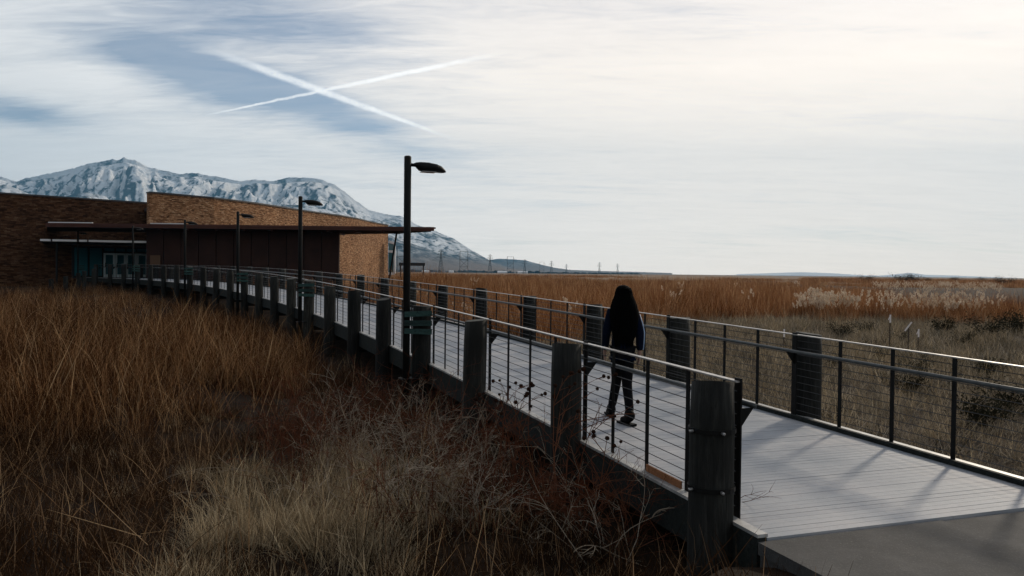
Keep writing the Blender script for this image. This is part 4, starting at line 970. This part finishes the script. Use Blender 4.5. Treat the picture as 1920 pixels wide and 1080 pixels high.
weed('bare_weed', 'pale bare weed with one thick drooping stalk in the short grass', 838, 8.2, 1.05, 31, M['twig'], 2, .12, 1.3, 0, sub=6, thick=.009)
weed('bare_weed', 'small grey tree-shaped weed behind the short pale grass', 763, 10.0, .85, 34, M['twig'], 1, .05, .5, 0, sub=6, thick=.007)
weed('bare_weed', 'grey feathery weed clump left of the pale drooping stalk', 795, 9.4, 1.0, 36, M['twig'], 4, .3, .9, 0, sub=5, thick=.005)
weed('bare_weed', 'pale leaning stalk arching towards the near end post', 1170, 6.6, .8, 41, M['twig'], 2, .35, 1.1, 0, sub=3, thick=.007, lean=(-.5, .1))
weed('bare_weed', 'thin grey twigs leaning low in the grass at the photo bottom', 890, 7.6, .75, 44, M['twig'], 5, .8, .9, 0, sub=4, thick=.005, lean=(.3, 0))
weed('bare_weed', 'pale twigs sprawling at the foot of the short grass mound', 760, 7.9, .6, 47, M['twig'], 5, 1.0, .8, 0, sub=4, thick=.005)
weed('bare_weed', 'thin twigs poking up through the near railing beside the kick board', 1180, 7.0, .9, 52, M['redstem'], 5, .35, .6, 0, sub=4, thick=.0035)
weed('bare_weed', 'long pale stems slanting out of the shadow before the nearest lamp', 640, 13.0, 1.3, 61, M['twig'], 4, .5, 1.0, 0, sub=2, thick=.006, lean=(.5, 0))
weed('bare_weed', 'tangle of dry stems in the turf behind the right railing', 1690, 9.9, .75, 71, M['twig'], 8, .9, 1.2, 0, sub=3, thick=.005)
weed('bare_weed', 'curling pale stems in the dark turf near the right edge', 1770, 10.8, .8, 74, M['twig'], 6, .9, 1.5, 0, sub=3, thick=.005)
#@@END_FIELD@@
#@@PERSON@@
# ------------------------------------------------------------------ walking woman
def skin(name, joints, edges, material, parent=None, sub=2, root=0):
    me = bpy.data.meshes.new(name); me.from_pydata([j[0] for j in joints], edges, []); me.update()
    o = bpy.data.objects.new(name, me); COL.objects.link(o)
    md = o.modifiers.new('skin', 'SKIN'); md.use_smooth_shade = True
    if not me.skin_vertices: me.skin_vertices.new()
    for i, j in enumerate(joints):
        r = j[1]; me.skin_vertices[0].data[i].radius = (r, r) if not hasattr(r, '__len__') else r
        me.skin_vertices[0].data[i].use_root = (i == root)
    sb = o.modifiers.new('sub', 'SUBSURF'); sb.levels = sub; sb.render_levels = sub
    dg = bpy.context.evaluated_depsgraph_get(); nm = bpy.data.meshes.new_from_object(o.evaluated_get(dg)); nm.name = name
    bpy.data.objects.remove(o); bpy.data.meshes.remove(me)
    nm.materials.clear(); nm.materials.append(material)
    return link(name, nm, None, parent)
M['skin'], _, _ = mat('skin', (.30, .18, .13), .6)
M['hair'], t, b = mat('black_hair', (.0015, .0015, .0015), .85, 0, .04)
wv = t.add('ShaderNodeTexNoise', {'Vector': t.v('MULTIPLY', opos(t), (60, 60, 4)), 'Scale': 1.0}); bump(t, b, wv.outputs[0], .5, .01)
M['jacket'], t, b = mat('navy_jacket', (.0025, .005, .014), .9, 0, .06); bump(t, b, t.noise(opos(t), 9, 4), .4, .02)
M['stripe'], _, _ = mat('sleeve_stripe', (.25, .36, .55), .6)
M['trouser'], t, b = mat('black_trousers', (.006, .006, .007), .9, 0, .08)
g = t.noise(opos(t), 55, 3, .6); t.put(b.inputs['Base Color'], t.mix(t.m('MULTIPLY', t.step(g, .66, .72), .5), (.004, .004, .005, 1), (.05, .047, .047, 1)))
M['boot'], _, _ = mat('black_boot', (.003, .003, .003), .7, 0, .1)
ps, pn = bw_local(np.array([1.44]), np.array([9.74])); ps = float(ps[0]); pn = float(pn[0])
pz = float(deckz(np.float64(ps)))
# joints: (right, forward, up)
J = {}
def j(n, x, y, z, r): J[n] = ((x, y, z), r)
j('pelvis', 0, 0, .90, (.115, .085)); j('waist', 0, .01, 1.04, (.10, .075)); j('chest', 0, .02, 1.22, (.115, .08)); j('collar', 0, .03, 1.35, (.07, .06))
j('neck', 0, .035, 1.41, .042); j('jaw', 0, .055, 1.47, (.058, .07)); j('head', 0, .05, 1.54, (.072, .088)); j('crown', 0, .04, 1.60, (.05, .06))
for sd, s_ in (('l', -1), ('r', 1)):
    j(sd + 'sho', s_ * .155, .02, 1.335, .048); fw = -.03 if sd == 'r' else .03
    j(sd + 'elb', s_ * .212, -.02 + fw, 1.10, .036); j(sd + 'wri', s_ * .215, .03 + fw * 2.2, .87, .024); j(sd + 'palm', s_ * .217, .045 + fw * 2.2, .81, (.018, .034))
    j(sd + 'hip', s_ * .075, 0, .86, .085)
j('rknee', .048, -.06, .47, .056); j('rcalf', .055, -.15, .30, .05); j('rank', .058, -.24, .09, .036); j('rtoe', -.02, -.08, .035, .03)
j('lknee', -.040, .17, .49, .056); j('lcalf', -.060, .23, .30, .05); j('lank', -.080, .30, .10, .036); j('ltoe', -.09, .47, .05, .03)
names = list(J)
for sd, s_ in (('l', -1), ('r', 1)):
    px_, py_, pz_ = J[sd + 'palm'][0]
    for k, (dy, L) in enumerate(((-.028, .062), (-.010, .076), (.010, .080), (.028, .070))):
        j('%sf%da' % (sd, k), px_ - s_ * .004, py_ + dy, pz_ - .045, .0085); j('%sf%db' % (sd, k), px_ - s_ * .012, py_ + dy * 1.1 + .006, pz_ - .045 - L * .55, .008); j('%sf%dc' % (sd, k), px_ - s_ * .026, py_ + dy * 1.1 + .012, pz_ - .045 - L, .0065)
    j(sd + 'tha', px_ - s_ * .012, py_ + .036, pz_ + .01, .010); j(sd + 'thb', px_ - s_ * .02, py_ + .058, pz_ - .03, .0085); j(sd + 'thc', px_ - s_ * .024, py_ + .062, pz_ - .055, .007)
ED = [('pelvis', 'waist'), ('waist', 'chest'), ('chest', 'collar'), ('collar', 'neck'), ('neck', 'jaw'), ('jaw', 'head'), ('head', 'crown')]
for sd in 'lr':
    ED += [('collar', sd + 'sho'), (sd + 'sho', sd + 'elb'), (sd + 'elb', sd + 'wri'), (sd + 'wri', sd + 'palm'), ('pelvis', sd + 'hip'), (sd + 'hip', sd + 'knee'), (sd + 'knee', sd + 'calf'), (sd + 'calf', sd + 'ank'), (sd + 'ank', sd + 'toe')]
    for k in range(4): ED += [(sd + 'palm', '%sf%da' % (sd, k)), ('%sf%da' % (sd, k), '%sf%db' % (sd, k)), ('%sf%db' % (sd, k), '%sf%dc' % (sd, k))]
    ED += [(sd + 'palm', sd + 'tha'), (sd + 'tha', sd + 'thb'), (sd + 'thb', sd + 'thc')]
allj = list(J); ix = {n: i for i, n in enumerate(allj)}
def sub_skin(name, js, material, parent, extra=None, root=0, sub=2):
    """joints js: name -> radius (or (pos, radius)); edges from ED among them plus extra"""
    nm = list(js); jj = []
    for n in nm:
        v = js[n]
        if v is None: jj.append(J[n])
        elif isinstance(v, tuple) and hasattr(v[0], '__len__'): jj.append(v)
        else: jj.append((J[n][0], v))
    k = {n: i for i, n in enumerate(nm)}
    ed = [(k[a], k[b_]) for a, b_ in ED + (extra or []) if a in k and b_ in k]
    return skin(name, jj, ed, material, parent, sub, root)
person = sub_skin('person', {n: None for n in allj}, M['skin'], None, None, 0, 2)
tag(person, 'woman with long black hair in a navy jacket walking away along the boardwalk', 'person')
person.location = (1.36, 9.76, pz + .004); person.rotation_euler = (0, 0, float(heading(np.float64(ps))) - R(17)); person.scale = (.94, .97, 1.0)
# face: eyes, nose, lips and ears, turned away from here
for s_ in (-1, 1):
    MB().lathe([(.002, -.010), (.009, -.006), (.0115, 0), (.009, .006), (.002, .010)], 8, (s_ * .03, .128, 1.545)).obj('eye', M['white'], person, True)
    MB().lathe([(.004, -.03), (.012, -.018), (.015, .005), (.013, .022), (.004, .03)], 8, (s_ * .076, .045, 1.53)).obj('ear', M['skin'], person, True)
MB().add([(-.012, .128, 1.505), (.012, .128, 1.505), (0, .152, 1.508), (0, .132, 1.55)], [(0, 1, 2), (0, 2, 3), (2, 1, 3), (1, 0, 3)]).obj('nose', M['skin'], person)
MB().box((0, .121, 1.478), (.045, .012, .014)).obj('lips', M['notice'], person)
sub_skin('jacket', {'pelvis': ((0, 0, .90), (.158, .118)), 'hem': ((0, 0, .845), (.160, .12)), 'waist': (.148, .108), 'chest': (.162, .115), 'collar': (.105, .085), 'neck': ((0, .035, 1.40), (.058, .055)), 'lsho': .075, 'rsho': .075, 'lelb': .062, 'relb': .062, 'lwri': .047, 'rwri': .047}, M['jacket'], person, [('pelvis', 'hem')])
sub_skin('trousers', {'pelvis': ((0, 0, .90), (.14, .105)), 'lhip': .102, 'rhip': .102, 'lknee': .072, 'rknee': .072, 'lcalf': .064, 'rcalf': .064, 'lank': ((-.080, .295, .13), .058), 'rank': ((.058, -.235, .12), .058)}, M['trouser'], person)
for sd, nm in (('l', 'left'), ('r', 'right')):
    a, tt = Vector(J[sd + 'ank'][0]), Vector(J[sd + 'toe'][0]); f_ = (tt - a); f_.z = 0; f_.normalize(); lift = .0 if sd == 'r' else .012
    heel = a - f_ * .05; hz_ = .045 + lift
    skin('boot', [((a.x, a.y, .20), .062), ((a.x, a.y, .10), .056), ((heel.x, heel.y, hz_), .05), ((a.x + f_.x * .10, a.y + f_.y * .10, .05 + lift), .05), ((a.x + f_.x * .19, a.y + f_.y * .19, .042 + lift), .042)], [(0, 1), (1, 2), (1, 3), (3, 4)], M['boot'], person, 2, 1)
    so_ = MB(); mid = a + f_ * .07; so_.box((mid.x, mid.y, .014 + lift), (.095, .30, .026), Matrix.Rotation(math.atan2(-f_.x, f_.y), 3, 'Z')); so_.obj('boot_sole', M['boot'], person)
# stripe down the outside of the right sleeve
st_ = MB(); sh, el, wr = Vector(J['rsho'][0]), Vector(J['relb'][0]), Vector(J['rwri'][0])
st_.tube([sh + Vector((.066, .01, -.02)), (sh + el) / 2 + Vector((.066, .01, .0)), el + Vector((.060, .01, 0)), (el + wr) / 2 + Vector((.054, .008, 0)), wr + Vector((.046, .006, .02))], .010, 6); st_.obj('sleeve_stripe', M['stripe'], person, True)
# hair: long, parted, falling over the back
prof = [(1.675, .015, .02, .02), (1.665, .06, .07, .01), (1.64, .088, .10, .0), (1.60, .105, .115, -.004), (1.54, .117, .118, -.012), (1.48, .142, .112, -.022), (1.42, .163, .105, -.035), (1.36, .177, .098, -.05), (1.30, .178, .09, -.062), (1.22, .168, .08, -.072), (1.14, .158, .068, -.078), (1.06, .142, .052, -.078), (1.00, .118, .036, -.074), (.96, .07, .02, -.07)]
v = []; sd_ = 40; rr = random.Random(3); ph_ = [rr.uniform(-1, 1) for _ in range(sd_)]
for z, a, b_, yc in prof:
    for k in range(sd_):
        an = 2 * math.pi * k / sd_; q = 1 + .045 * ph_[k] * min(1, (1.66 - z) * 5) ; y = b_ * math.sin(an) * q
        if z < 1.62 and y > .04: y = .04 + (y - .04) * .25      # the face is left free
        v.append((a * math.cos(an) * q, yc + y, z + (.03 * ph_[(k * 3) % sd_] if z < 1.05 else 0)))
n = len(prof); f = [(i * sd_ + k, i * sd_ + (k + 1) % sd_, (i + 1) * sd_ + (k + 1) % sd_, (i + 1) * sd_ + k)[::-1] for i in range(n - 1) for k in range(sd_)]
MB().add(v, f + [tuple(range(sd_)), tuple(range((n - 1) * sd_, n * sd_))[::-1]]).obj('hair', M['hair'], person, True)
lk = MB()
for k in range(46):
    an = math.pi + math.pi * (k + .5) / 46 + rr.uniform(-.03, .03); pts = []
    for z, a, b_, yc in prof[2:-1]:
        q = 1.01 + .02 * math.sin(z * 14 + k * 2.1); pts.append((a * math.cos(an) * q, yc + b_ * math.sin(an) * q, z))
    pts.append((pts[-1][0] * .98, pts[-1][1], .97 - rr.uniform(0, .07)))
    lk.tube(pts, [.006] * 3 + [.009] * (len(pts) - 5) + [.006, .002], 5)
lk.obj('hair_lock', M['hair'], bpy.data.objects['hair'], True, kind='stuff')
#@@END_PERSON@@
